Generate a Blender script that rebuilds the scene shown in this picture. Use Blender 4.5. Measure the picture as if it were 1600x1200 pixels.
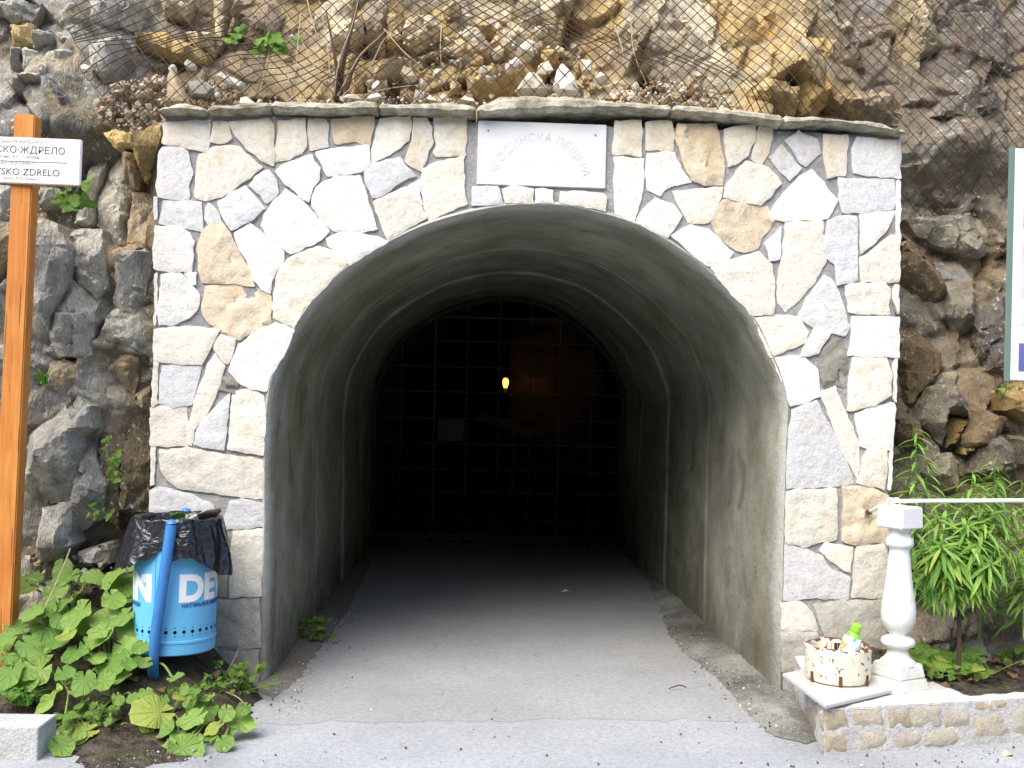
import bpy, bmesh, math, random
import numpy as np
from mathutils import Vector, Matrix, Quaternion
from mathutils.geometry import delaunay_2d_cdt
from mathutils.bvhtree import BVHTree

for o in list(bpy.data.objects): bpy.data.objects.remove(o)
sc = bpy.context.scene
COL = sc.collection
rad = math.radians

# ------------------------------------------------------------------ camera, sky, sun, exposure
EYE = Vector((0, 0, 1.45))
ROT = (Matrix.Rotation(rad(-2.3075), 3, 'Z') @ Matrix.Rotation(rad(90 + 1.3143), 3, 'X') @ Matrix.Rotation(rad(1.4), 3, 'Z'))
cam_data = bpy.data.cameras.new('camera'); cam_data.sensor_width = 36; cam_data.sensor_fit = 'HORIZONTAL'
cam_data.lens = 36 * 1640 / 1600; cam_data.clip_start = 0.05; cam_data.clip_end = 500
cam = bpy.data.objects.new('camera', cam_data); COL.objects.link(cam)
cam.matrix_world = Matrix.Translation(EYE) @ ROT.to_4x4()
sc.camera = cam

SUN = Vector((-0.50, -0.62, 1.0)).normalized()            # direction towards the sun
world = bpy.data.worlds.new('World'); sc.world = world; world.use_nodes = True
wn = world.node_tree; bg = wn.nodes['Background']
sky = wn.nodes.new('ShaderNodeTexSky'); sky.sky_type = 'NISHITA'; sky.sun_disc = False
sky.sun_elevation = math.asin(SUN.z); sky.sun_rotation = math.atan2(SUN.x, SUN.y); sky.altitude = 1000; sky.air_density = 0.85; sky.dust_density = 5; sky.ozone_density = 0.5
wn.links.new(sky.outputs[0], bg.inputs[0]); bg.inputs[1].default_value = 0.105
sd = bpy.data.lights.new('sun', 'SUN'); sd.energy = 1.25; sd.angle = rad(55); sd.color = (1, 0.94, 0.84)
sun = bpy.data.objects.new('sun', sd); COL.objects.link(sun)
sun.rotation_euler = (-SUN).to_track_quat('-Z', 'Y').to_euler()
sc.view_settings.view_transform = 'Standard'; sc.view_settings.look = 'None'
sc.view_settings.gamma = 1; sc.view_settings.use_curve_mapping = False
sc.view_settings.exposure = 2.0
sc.cycles.adaptive_threshold = 0.02; sc.cycles.max_bounces = 6; sc.cycles.diffuse_bounces = 4; sc.cycles.glossy_bounces = 2; sc.cycles.transmission_bounces = 2; sc.cycles.caustics_reflective = False; sc.cycles.caustics_refractive = False

# ------------------------------------------------------------------ helpers
FPX = 1640.0
def ray(px, py): return ROT @ Vector(((px - 800) / FPX, -(py - 600) / FPX, -1))
def at(px, py, Y):
    """survey point of the photograph at distance Y along the tunnel axis"""
    d = ray(px, py); return EYE + d * ((Y - EYE.y) / d.y)
def gz(px, py, z=0.0):
    d = ray(px, py); return EYE + d * ((z - EYE.z) / d.z)
def onplane(px, py, p0, n):
    d = ray(px, py); return EYE + d * ((Vector(p0) - EYE).dot(n) / d.dot(n))
VIEWS = {'R1': (220, 140, 4), 'R2': (520, 140, 3.3333), 'R3': (960, 140, 3.3333), 'R4': (220, 400, 3.75), 'R5': (1140, 440, 3.3333),
         'R6': (180, 680, 2.857), 'R7': (1180, 740, 3.157), 'L1': (0, 160, 3.3333), 'L2': (0, 480, 2.857), 'T1': (0, 0, 3.3333),
         'T2': (460, 0, 3.2), 'T3': (940, 0, 2.424), 'T4': (1380, 180, 2.309), 'T5': (1380, 640, 4.614), 'Z1': (1400, 860, 3.53),
         'Z2': (1200, 640, 2.1425), 'P': (0, 0, 1), 'G': (540, 440, 2.608), 'V': (0, 840, 3.3333)}
def V(tag, *c):
    ox, oy, s = VIEWS[tag]
    return [(ox + c[i] / s, oy + c[i + 1] / s) for i in range(0, len(c), 2)]

_r = np.random.RandomState(11)
PERM = _r.permutation(512); GRAD = _r.normal(size=(512, 3)); GRAD /= np.linalg.norm(GRAD, axis=1)[:, None]
HV = _r.rand(512, 6)
def noise3(P, s=0):
    P = np.asarray(P, float); I = np.floor(P).astype(int); f = P - I
    u = f * f * f * (f * (f * 6 - 15) + 10); out = np.zeros(len(P))
    for a in (0, 1):
        for b in (0, 1):
            for c in (0, 1):
                h = PERM[(PERM[(PERM[(I[:, 0] + a + s) & 511] + I[:, 1] + b) & 511] + I[:, 2] + c) & 511]
                d = ((f - (a, b, c)) * GRAD[h]).sum(1)
                out += d * (u[:, 0] if a else 1 - u[:, 0]) * (u[:, 1] if b else 1 - u[:, 1]) * (u[:, 2] if c else 1 - u[:, 2])
    return out
def fbm(P, sc_, oct=4, s=0, gain=0.5):
    P = np.asarray(P, float) / sc_; o = np.zeros(len(P)); a = 1
    for k in range(oct): o += a * noise3(P, s + k * 17); P = P * 2.03 + 3.1; a *= gain
    return o
def facet(x, z, scale, s=0, tilt=0.9):
    """fractured rock: every cell a tilted plane of its own; returns height and distance to the joint"""
    qx, qz = x / scale, z / scale; ix, iz = np.floor(qx).astype(int), np.floor(qz).astype(int)
    b1 = np.full(len(x), 9.); b2 = np.full(len(x), 9.); bh = np.zeros(len(x), int); dx = np.zeros(len(x)); dz = np.zeros(len(x))
    for a in (-1, 0, 1):
        for c in (-1, 0, 1):
            h = PERM[(PERM[(ix + a + s * 7) & 511] + iz + c + s) & 511]
            ex = ix + a + HV[h, 0] - qx; ez = iz + c + HV[h, 1] - qz; d = np.hypot(ex, ez)
            m = d < b1
            b2 = np.where(m, b1, np.minimum(b2, d)); b1 = np.where(m, d, b1)
            bh = np.where(m, h, bh); dx = np.where(m, ex, dx); dz = np.where(m, ez, dz)
    hgt = HV[bh, 2] - 0.5 + tilt * ((HV[bh, 3] - 0.5) * dx + (HV[bh, 4] - 0.5) * dz) * 1.6
    return hgt, b2 - b1
def sstep(a, b, x):
    t = np.clip((np.asarray(x, float) - a) / (b - a), 0, 1); return t * t * (3 - 2 * t)

def link(name, me, mat=None, parent=None):
    o = bpy.data.objects.new(name, me); COL.objects.link(o)
    if mat is not None and me is not None and not me.materials: me.materials.append(mat)
    if parent is not None: o.parent = parent
    return o
def mesh(name, v, f, mat=None, parent=None, smooth=None, tint=None):
    me = bpy.data.meshes.new(name); me.from_pydata([tuple(p) for p in v], [], [tuple(q) for q in f])
    if smooth is not None:
        me.shade_smooth()
        if smooth < 180: me.set_sharp_from_angle(angle=rad(smooth))
    if tint is not None: set_tint(me, tint)
    me.update()
    return link(name, me, mat, parent)
def set_tint(me, tint):
    t = np.asarray(tint, float); n = len(me.vertices)
    if t.ndim == 1: t = np.tile(t, (n, 1))
    a = me.attributes.new('tint', 'FLOAT_COLOR', 'POINT')
    a.data.foreach_set('color', np.c_[t, np.ones(n)].astype(np.float32).ravel())
def tag(o, label=None, cat=None, group=None, kind=None):
    if label: o['label'] = label
    if cat: o['category'] = cat
    if group: o['group'] = group
    if kind: o['kind'] = kind
    return o
def thing(name, label, cat, loc=(0, 0, 0), group=None):
    o = bpy.data.objects.new(name, None); COL.objects.link(o); o.location = loc; o.empty_display_size = 0.1
    return tag(o, label, cat, group)
def keep(o, parent):
    """parent without moving"""
    o.parent = parent; o.matrix_parent_inverse = Matrix.Translation(-parent.location); return o
def bm_obj(name, bm, mat, parent=None, smooth=None):
    me = bpy.data.meshes.new(name); bm.to_mesh(me); bm.free()
    if smooth is not None:
        me.shade_smooth()
        if smooth < 180: me.set_sharp_from_angle(angle=rad(smooth))
    return link(name, me, mat, parent)
def boxv(x0, x1, y0, y1, z0, z1):
    v = [(x0, y0, z0), (x1, y0, z0), (x1, y1, z0), (x0, y1, z0), (x0, y0, z1), (x1, y0, z1), (x1, y1, z1), (x0, y1, z1)]
    f = [(0, 3, 2, 1), (4, 5, 6, 7), (0, 1, 5, 4), (1, 2, 6, 5), (2, 3, 7, 6), (3, 0, 4, 7)]
    return v, f
def bevel_box(name, x0, x1, y0, y1, z0, z1, mat, parent=None, b=0.005, M=None):
    v, f = boxv(x0, x1, y0, y1, z0, z1); bm = bmesh.new()
    vs = [bm.verts.new(p) for p in v]
    for q in f: bm.faces.new([vs[i] for i in q])
    bmesh.ops.bevel(bm, geom=bm.edges[:], offset=b, segments=2, affect='EDGES')
    if M is not None: bmesh.ops.transform(bm, matrix=M, verts=bm.verts)
    return bm_obj(name, bm, mat, parent, 40)
def tube_geo(path, r, n=8, cap=True):
    """swept tube; r a number or one per point"""
    P = [Vector(p) for p in path]; m = len(P); rs = [r] * m if isinstance(r, (int, float)) else r
    T = [(P[min(i + 1, m - 1)] - P[max(i - 1, 0)]).normalized() for i in range(m)]
    N = T[0].orthogonal().normalized(); v = []; f = []
    for i in range(m):
        N = (N - T[i] * N.dot(T[i]))
        N = N.normalized() if N.length > 1e-6 else T[i].orthogonal().normalized()
        B = T[i].cross(N)
        for k in range(n):
            a = 2 * math.pi * k / n; v.append(P[i] + (N * math.cos(a) + B * math.sin(a)) * rs[i])
    for i in range(m - 1):
        for k in range(n):
            k2 = (k + 1) % n; f.append((i * n + k, i * n + k2, (i + 1) * n + k2, (i + 1) * n + k))
    if cap:
        f.append(tuple(range(n - 1, -1, -1))); f.append(tuple((m - 1) * n + k for k in range(n)))
    return v, f
def tube(name, path, r, mat, parent=None, n=8):
    v, f = tube_geo(path, r, n); return mesh(name, v, f, mat, parent, 50)
def lathe_geo(prof, n=32):
    v = []; f = []
    for (r, z) in prof:
        for k in range(n):
            a = 2 * math.pi * k / n; v.append((r * math.cos(a), r * math.sin(a), z))
    for i in range(len(prof) - 1):
        for k in range(n):
            k2 = (k + 1) % n; f.append((i * n + k, i * n + k2, (i + 1) * n + k2, (i + 1) * n + k))
    return v, f
def smooth_path(pts, sub=6):
    P = [Vector(p) for p in pts]; out = []
    for i in range(len(P) - 1):
        a, b, c, d = P[max(i - 1, 0)], P[i], P[i + 1], P[min(i + 2, len(P) - 1)]
        for k in range(sub):
            t = k / sub
            out.append(0.5 * ((2 * b) + (c - a) * t + (2 * a - 5 * b + 4 * c - d) * t * t + (3 * b - a - 3 * c + d) * t ** 3))
    return out + [P[-1]]

# ------------------------------------------------------------------ materials
class N:
    def __init__(s, name):
        s.m = bpy.data.materials.new(name); s.m.use_nodes = True; s.t = s.m.node_tree; s.b = s.t.nodes['Principled BSDF']
        s.out = s.t.nodes['Material Output']; s.co = None
    def n(s, typ, **kw):
        x = s.t.nodes.new(typ)
        for k, v in kw.items(): setattr(x, k, v)
        return x
    def l(s, a, b): s.t.links.new(a, b)
    def coord(s, rnd=True, scale=(1, 1, 1)):
        tc = s.n('ShaderNodeTexCoord'); o = tc.outputs['Object']
        if rnd:
            oi = s.n('ShaderNodeObjectInfo'); mu = s.n('ShaderNodeMath', operation='MULTIPLY'); s.l(oi.outputs['Random'], mu.inputs[0]); mu.inputs[1].default_value = 37
            ad = s.n('ShaderNodeVectorMath', operation='ADD'); s.l(o, ad.inputs[0]); s.l(mu.outputs[0], ad.inputs[1]); o = ad.outputs[0]
        if scale != (1, 1, 1):
            mp = s.n('ShaderNodeMapping'); mp.inputs['Scale'].default_value = scale; s.l(o, mp.inputs[0]); o = mp.outputs[0]
        s.co = o; return o
    def noise(s, scale, detail=5, rough=0.6, co=None, dist=0):
        x = s.n('ShaderNodeTexNoise'); x.inputs['Scale'].default_value = scale; x.inputs['Detail'].default_value = min(detail, 3.5)
        x.inputs['Roughness'].default_value = rough; x.inputs['Distortion'].default_value = dist
        s.l(co or s.co, x.inputs['Vector']); return x.outputs['Fac']
    def voro(s, scale, feature='F1', co=None):
        x = s.n('ShaderNodeTexVoronoi', feature=feature); x.inputs['Scale'].default_value = scale; s.l(co or s.co, x.inputs['Vector']); return x.outputs[0]
    def ramp(s, fac, *stops):
        x = s.n('ShaderNodeValToRGB'); e = x.color_ramp.elements
        while len(e) < len(stops): e.new(0.5)
        for i, (p, c) in enumerate(stops):
            e[i].position = p; e[i].color = (c, c, c, 1) if isinstance(c, (int, float)) else (*c, 1)
        s.l(fac, x.inputs[0]); return x.outputs[0]
    def mix(s, fac, a, b, mode='MIX'):
        x = s.n('ShaderNodeMix', data_type='RGBA', blend_type=mode)
        for sock, val in ((x.inputs[0], fac), (x.inputs[6], a), (x.inputs[7], b)):
            if isinstance(val, (int, float)): sock.default_value = val if sock.type == 'VALUE' else (val, val, val, 1)
            elif isinstance(val, tuple): sock.default_value = (*val, 1)
            else: s.l(val, sock)
        return x.outputs[2]
    def math(s, op, a, b=0.0):
        x = s.n('ShaderNodeMath', operation=op)
        for i, v in enumerate((a, b)):
            if isinstance(v, (int, float)): x.inputs[i].default_value = v
            else: s.l(v, x.inputs[i])
        return x.outputs[0]
    def bump(s, h, dist=0.01, strength=1.0):
        x = s.n('ShaderNodeBump'); x.inputs['Distance'].default_value = dist; x.inputs['Strength'].default_value = strength
        s.l(h, x.inputs['Height'])
        if s.b.inputs['Normal'].is_linked: s.l(s.b.inputs['Normal'].links[0].from_socket, x.inputs['Normal'])
        s.l(x.outputs[0], s.b.inputs['Normal'])
    def col(s, c):
        if isinstance(c, tuple): s.b.inputs['Base Color'].default_value = (*c, 1)
        else: s.l(c, s.b.inputs['Base Color'])
    def done(s, rough=0.9, spec=0.3):
        if isinstance(rough, (int, float)): s.b.inputs['Roughness'].default_value = rough
        else: s.l(rough, s.b.inputs['Roughness'])
        s.b.inputs['Specular IOR Level'].default_value = spec; return s.m
def objcol(x): return x.n('ShaderNodeObjectInfo').outputs['Color']
def simple(name, c, rough=0.6, spec=0.3, var=0.12, scale=20, bump=0.0, metal=0.0):
    x = N(name); x.coord(); f = x.noise(scale, 5, 0.65)
    x.col(x.mix(f, tuple(v * (1 - var) for v in c), tuple(min(1, v * (1 + var)) for v in c)))
    if bump: x.bump(x.noise(scale * 2, 4), bump)
    x.b.inputs['Metallic'].default_value = metal
    return x.done(rough, spec)
def attr(x, name='tint'):
    a = x.n('ShaderNodeAttribute'); a.attribute_name = name; return a.outputs['Color']

def mat_facestone():
    x = N('quartzite_stone'); x.coord(); c = objcol(x)
    blot = x.ramp(x.noise(5, 4, 0.6), (0.42, 0), (0.62, 1))
    stain = x.ramp(x.noise(8, 6, 0.75, dist=1.4), (0.56, 0), (0.72, 1))
    c = x.mix(x.math('MULTIPLY', blot, 0.30), c, x.mix(1.0, c, (1.0, 0.95, 0.84), 'MULTIPLY'))
    c = x.mix(x.math('MULTIPLY', stain, 0.55), c, x.mix(1.0, c, (0.92, 0.70, 0.42), 'MULTIPLY'))
    fine = x.ramp(x.noise(38, 6, 0.8), (0.32, 0.78), (0.55, 1.0))
    c = x.mix(0.8, c, fine, 'MULTIPLY')
    tc = x.n('ShaderNodeTexCoord').outputs['Object']; mp = x.n('ShaderNodeMapping'); mp.inputs['Scale'].default_value = (7, 7, 1.3); x.l(tc, mp.inputs[0])
    sp = x.n('ShaderNodeSeparateXYZ'); x.l(tc, sp.inputs[0])
    run = x.ramp(x.math('ADD', x.math('MULTIPLY', x.math('SUBTRACT', sp.outputs[2], 2.9), 0.85), x.noise(1.0, 4, 0.6, mp.outputs[0])), (0.36, 0), (0.62, 1))   # rain runs below the coping
    c = x.mix(x.math('MULTIPLY', run, 0.55), c, x.mix(1.0, c, (0.80, 0.66, 0.42), 'MULTIPLY'))
    foot = x.ramp(x.math('ADD', x.math('MULTIPLY', sp.outputs[2], -0.55), x.noise(3.0, 4, 0.65, tc)), (0.10, 0), (0.42, 1))       # splash dirt at the foot
    c = x.mix(x.math('MULTIPLY', foot, 0.6), c, x.mix(1.0, c, (0.55, 0.52, 0.46), 'MULTIPLY'))
    x.col(c); x.bump(x.noise(30, 6, 0.75), 0.009, 0.9)
    return x.done(0.8, 0.35)
def mat_mortar(name, base, blotch, sc_=1.0):
    x = N(name); x.coord(False)
    c = x.mix(x.ramp(x.noise(4 * sc_, 6, 0.65), (0.35, 0), (0.65, 1)), base, blotch)
    c = x.mix(0.75, c, x.ramp(x.noise(70, 5, 0.75), (0.3, 0.6), (0.6, 1.0)), 'MULTIPLY')
    x.col(c); x.bump(x.noise(40, 6, 0.75), 0.010, 0.9)
    return x.done(0.95, 0.2)
def mat_rock():
    x = N('cliff_rock'); x.coord(False); c = attr(x)
    big = x.ramp(x.noise(2.2, 6, 0.65, dist=0.6), (0.33, (0.62, 0.60, 0.60)), (0.5, (1, 1, 1)), (0.68, (1.22, 1.12, 0.92)))
    c = x.mix(0.85, c, big, 'MULTIPLY')
    mid = x.ramp(x.noise(13, 6, 0.72, dist=0.4), (0.28, 0.5), (0.5, 1.0), (0.72, 1.35)); c = x.mix(0.8, c, mid, 'MULTIPLY')
    fine = x.ramp(x.noise(75, 5, 0.75), (0.3, 0.55), (0.5, 1.0), (0.7, 1.35)); c = x.mix(0.7, c, fine, 'MULTIPLY')
    sp = x.ramp(x.noise(34, 3, 0.6), (0.60, 0), (0.65, 1)); sp2 = x.ramp(x.noise(3, 3, 0.5), (0.42, 0), (0.6, 1))
    c = x.mix(x.math('MULTIPLY', x.math('MULTIPLY', sp, sp2), 0.7), c, (0.58, 0.58, 0.54))
    rust = x.ramp(x.noise(3.7, 5, 0.6, dist=1.0), (0.60, 0), (0.70, 1)); c = x.mix(x.math('MULTIPLY', rust, 0.35), c, (0.26, 0.15, 0.06))
    x.col(c)
    mp = x.n('ShaderNodeMapping'); mp.inputs['Rotation'].default_value = (0, 0.35, 0); mp.inputs['Scale'].default_value = (1.7, 1, 0.6); x.l(x.co, mp.inputs[0])
    x.bump(x.noise(24, 7, 0.78, mp.outputs[0]), 0.022, 0.9)
    return x.done(0.9, 0.25)
def mat_rubble():
    x = N('rubble_rock'); x.coord(); c = attr(x)
    c = x.mix(0.7, c, x.ramp(x.noise(28, 5, 0.7), (0.3, 0.62), (0.6, 1.15)), 'MULTIPLY')
    x.col(c); x.bump(x.noise(40, 5, 0.7), 0.008); return x.done(0.9, 0.25)
def mat_concrete():
    """board-marked tunnel concrete with damp green and brown growth"""
    x = N('tunnel_concrete'); x.coord(False)
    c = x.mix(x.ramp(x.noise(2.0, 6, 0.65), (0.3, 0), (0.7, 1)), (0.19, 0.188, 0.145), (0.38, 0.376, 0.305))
    mp = x.n('ShaderNodeMapping'); mp.inputs['Scale'].default_value = (3.2, 2.2, 1.6); x.l(x.co, mp.inputs[0])
    streak = x.ramp(x.noise(0.9, 6, 0.75, mp.outputs[0], dist=0.5), (0.32, 0.65), (0.52, 1.0), (0.7, 1.15)); c = x.mix(0.45, c, streak, 'MULTIPLY')
    g = x.ramp(x.noise(1.4, 5, 0.6, dist=1.0), (0.50, 0), (0.63, 1)); c = x.mix(x.math('MULTIPLY', g, 0.45), c, (0.19, 0.175, 0.075))
    b = x.ramp(x.noise(2.6, 5, 0.65, dist=0.8), (0.60, 0), (0.70, 1)); c = x.mix(x.math('MULTIPLY', b, 0.5), c, (0.10, 0.07, 0.038))
    w = x.ramp(x.noise(11, 6, 0.75, mp.outputs[0]), (0.62, 0), (0.70, 1)); c = x.mix(x.math('MULTIPLY', w, 0.35), c, (0.42, 0.415, 0.37))
    pit = x.ramp(x.noise(65, 4, 0.75), (0.32, 0.25), (0.40, 1)); c = x.mix(0.8, c, pit, 'MULTIPLY')
    sp = x.n('ShaderNodeSeparateXYZ'); x.l(x.co, sp.inputs[0])
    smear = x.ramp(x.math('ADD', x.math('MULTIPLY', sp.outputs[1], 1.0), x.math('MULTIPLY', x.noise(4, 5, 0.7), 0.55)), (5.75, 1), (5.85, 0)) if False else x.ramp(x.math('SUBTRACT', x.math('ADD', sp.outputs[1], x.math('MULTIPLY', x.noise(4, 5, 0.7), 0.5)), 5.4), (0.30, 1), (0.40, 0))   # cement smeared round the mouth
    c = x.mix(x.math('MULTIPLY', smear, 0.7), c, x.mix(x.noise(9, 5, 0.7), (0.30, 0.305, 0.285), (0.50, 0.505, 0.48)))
    damp = x.ramp(x.math('ADD', x.math('MULTIPLY', sp.outputs[2], -0.9), x.noise(3.2, 5, 0.7)), (0.10, 0), (0.42, 1)); c = x.mix(x.math('MULTIPLY', damp, 0.65), c, x.mix(1.0, c, (0.42, 0.41, 0.38), 'MULTIPLY'))   # rising damp
    hole = x.ramp(x.voro(26, 'F1'), (0.10, 1), (0.16, 0)); hm = x.ramp(x.noise(2.2, 3, 0.5), (0.5, 0), (0.62, 1)); c = x.mix(x.math('MULTIPLY', x.math('MULTIPLY', hole, hm), 0.85), c, (0.035, 0.033, 0.027))   # blowholes
    x.col(c); x.bump(x.noise(30, 6, 0.78), 0.010, 0.9)
    return x.done(0.9, 0.25)
def mat_asphalt(name, base, blot, dark, speck=110, grain=0.8):
    x = N(name); x.coord(False)
    c = x.mix(x.ramp(x.noise(1.1, 7, 0.65), (0.32, 0), (0.66, 1)), base, blot)
    c = x.mix(x.math('MULTIPLY', x.ramp(x.noise(0.7, 6, 0.7, dist=0.8), (0.55, 0), (0.72, 1)), 0.5), c, dark)
    mp = x.n('ShaderNodeMapping'); mp.inputs['Scale'].default_value = (1, 1, 1); x.l(x.co, mp.inputs[0])
    s1 = x.ramp(x.noise(speck, 3, 0.65), (0.30, 0.22), (0.40, 1.0)); c = x.mix(grain * 0.9, c, s1, 'MULTIPLY')
    s2 = x.ramp(x.noise(38, 5, 0.85), (0.30, 0.55), (0.5, 1.0), (0.7, 1.25)); c = x.mix(grain, c, s2, 'MULTIPLY')
    s3 = x.ramp(x.noise(speck * 1.7, 2, 0.5), (0.64, 0), (0.70, 1)); c = x.mix(x.math('MULTIPLY', s3, 0.5), c, (0.62, 0.62, 0.6))
    x.col(c); x.bump(x.noise(speck, 3, 0.6), 0.004, 0.8)
    return x.done(0.9, 0.25)
def mat_soil(name='dark_soil', a=(0.024, 0.02, 0.015), b=(0.105, 0.09, 0.068)):
    x = N(name); x.coord(False)
    c = x.mix(x.ramp(x.noise(14, 7, 0.75), (0.35, 0), (0.68, 1)), a, b)
    c = x.mix(x.math('MULTIPLY', x.ramp(x.noise(4, 4, 0.6), (0.55, 0), (0.66, 1)), 0.5), c, (0.06, 0.075, 0.018))
    x.col(c); x.bump(x.noise(30, 7, 0.75), 0.03); return x.done(0.95, 0.15)
def mat_leaf(name, ca, cb, veins=7):
    x = N(name); tc = x.n('ShaderNodeTexCoord'); x.co = tc.outputs['Object']; oi = x.n('ShaderNodeObjectInfo')
    c = x.mix(oi.outputs['Random'], ca, cb)
    old = x.ramp(oi.outputs['Random'], (0.90, 0), (0.93, 1)); c = x.mix(x.math('MULTIPLY', old, 0.4), c, (0.42, 0.40, 0.06))
    patch = x.ramp(x.noise(7, 3, 0.6), (0.60, 0), (0.75, 1)); c = x.mix(x.math('MULTIPLY', patch, 0.25), c, (0.40, 0.44, 0.08))
    sp = x.n('ShaderNodeSeparateXYZ'); x.l(x.co, sp.inputs[0])
    if veins:
        ang = x.math('ARCTAN2', sp.outputs[0], sp.outputs[1])
        v = x.math('ABSOLUTE', x.math('SINE', x.math('MULTIPLY', ang, veins)))
        vm = x.ramp(v, (0.0, 1), (0.14, 0)); c = x.mix(x.math('MULTIPLY', vm, 0.35), c, tuple(min(1, q * 1.7 + 0.03) for q in cb))
        x.bump(x.ramp(v, (0, 0), (0.45, 1)), 0.006, 0.7)
    c = x.mix(0.7, c, x.ramp(x.noise(24, 5, 0.7), (0.3, 0.72), (0.65, 1.18)), 'MULTIPLY')
    hole = x.ramp(x.noise(60, 3, 0.5), (0.70, 0), (0.74, 1)); c = x.mix(x.math('MULTIPLY', hole, 0.6), c, (0.03, 0.02, 0.01))
    x.col(c); x.bump(x.noise(40, 4, 0.6), 0.004)
    x.done(0.5, 0.35)
    tr = x.n('ShaderNodeBsdfTranslucent'); x.l(x.mix(1.0, c, (1.25, 1.15, 0.4), 'MULTIPLY'), tr.inputs[0])
    ms = x.n('ShaderNodeMixShader'); ms.inputs[0].default_value = 0.32
    x.l(x.b.outputs[0], ms.inputs[1]); x.l(tr.outputs[0], ms.inputs[2]); x.l(ms.outputs[0], x.out.inputs[0]); return x.m
def mat_wood():
    x = N('orange_stained_wood'); x.coord(True, (1, 1, 0.06))
    c = x.mix(x.ramp(x.noise(42, 7, 0.65, dist=0.6), (0.3, 0), (0.7, 1)), (0.46, 0.145, 0.022), (0.58, 0.27, 0.065))
    tc = x.n('ShaderNodeTexCoord').outputs['Object']
    c = x.mix(x.math('MULTIPLY', x.ramp(x.noise(2.4, 5, 0.6, tc), (0.45, 0), (0.7, 1)), 0.55), c, (0.40, 0.10, 0.018))
    mp2 = x.n('ShaderNodeMapping'); mp2.inputs['Scale'].default_value = (1, 1, 0.12); x.l(tc, mp2.inputs[0])
    pale = x.ramp(x.noise(30, 5, 0.75, mp2.outputs[0]), (0.64, 0), (0.69, 1)); c = x.mix(x.math('MULTIPLY', pale, 0.55), c, (0.66, 0.46, 0.26))
    kn = x.ramp(x.voro(3.2, 'F1', tc), (0.03, 1), (0.075, 0)); c = x.mix(x.math('MULTIPLY', kn, 0.7), c, (0.16, 0.05, 0.02))
    mp3 = x.n('ShaderNodeMapping'); mp3.inputs['Scale'].default_value = (1, 1, 0.03); x.l(tc, mp3.inputs[0])
    crk = x.ramp(x.noise(85, 2, 0.5, mp3.outputs[0]), (0.30, 1), (0.335, 0)); c = x.mix(x.math('MULTIPLY', crk, 0.75), c, (0.10, 0.035, 0.015))
    x.col(c); x.bump(crk, 0.003); return x.done(0.55, 0.35)
def mat_peel():
    x = N('peeling_cream_paint'); x.coord(False)
    f = x.ramp(x.noise(34, 7, 0.8, dist=0.4), (0.60, 0), (0.63, 1)); sp = x.n('ShaderNodeSeparateXYZ'); x.l(x.co, sp.inputs[0])
    rim = x.ramp(x.math('ADD', sp.outputs[2], x.math('MULTIPLY', x.noise(24, 4), 0.09)), (0.196, 0), (0.212, 1))
    f2 = x.ramp(x.math('ADD', f, rim), (0.4, 0), (0.6, 1))
    c = x.mix(f2, x.mix(x.noise(9, 4), (0.60, 0.55, 0.40), (0.78, 0.75, 0.62)), x.mix(x.noise(30, 4), (0.07, 0.03, 0.018), (0.20, 0.09, 0.05)))
    x.col(c); x.bump(x.math('SUBTRACT', 1.0, f2), 0.004); return x.done(0.7, 0.3)
def mat_blue():
    x = N('light_blue_enamel'); x.coord(False)
    c = x.mix(x.noise(5, 4), (0.10, 0.39, 0.68), (0.135, 0.46, 0.74))
    sc_ = x.ramp(x.noise(38, 6, 0.8), (0.69, 0), (0.715, 1)); c = x.mix(x.math('MULTIPLY', sc_, 0.8), c, (0.10, 0.07, 0.05))
    x.col(c); x.bump(x.noise(12, 3), 0.003, 0.5); return x.done(0.42, 0.45)
def mat_bag():
    x = N('black_plastic_film'); x.coord(False); x.col((0.010, 0.010, 0.014))
    x.bump(x.noise(7, 4, 0.5, dist=2.0), 0.03, 0.8); return x.done(0.24, 0.6)
def emit(name, c, s):
    x = N(name); x.b.inputs['Emission Color'].default_value = (*c, 1); x.b.inputs['Emission Strength'].default_value = s; x.col(c); return x.m

M_FACE = mat_facestone(); M_MORTAR = mat_mortar('grey_mortar', (0.27, 0.272, 0.275), (0.37, 0.368, 0.36)); M_CAP = mat_mortar('weathered_coping', (0.20, 0.18, 0.12), (0.50, 0.47, 0.38), 3.0)
M_ROCK = mat_rock(); M_RUB = mat_rubble(); M_CONC = mat_concrete(); M_SOIL = mat_soil()
M_ROAD = mat_asphalt('road_asphalt', (0.265, 0.282, 0.298), (0.335, 0.352, 0.366), (0.20, 0.21, 0.218), 90, 0.65)
M_FLOOR = mat_asphalt('dusty_floor', (0.245, 0.253, 0.260), (0.295, 0.302, 0.307), (0.21, 0.211, 0.207), 75, 0.5)
M_ROUGH = mat_asphalt('broken_concrete_mix', (0.08, 0.08, 0.072), (0.30, 0.30, 0.27), (0.05, 0.05, 0.045), 60)
M_DIRT = mat_asphalt('sandy_dirt', (0.14, 0.125, 0.10), (0.20, 0.185, 0.155), (0.075, 0.065, 0.05), 70)
M_PETA = mat_leaf('butterbur_leaf', (0.14, 0.28, 0.05), (0.29, 0.44, 0.105)); M_STEM = simple('green_stem', (0.15, 0.22, 0.06), 0.6)
M_LANCE = mat_leaf('lance_leaf', (0.10, 0.26, 0.04), (0.33, 0.54, 0.12), 0); M_WEED = mat_leaf('weed_leaf', (0.11, 0.24, 0.035), (0.21, 0.36, 0.06), 3)
M_WOODY = simple('woody_stem', (0.075, 0.05, 0.035), 0.85, 0.2, 0.35, 40, 0.004)
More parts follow.
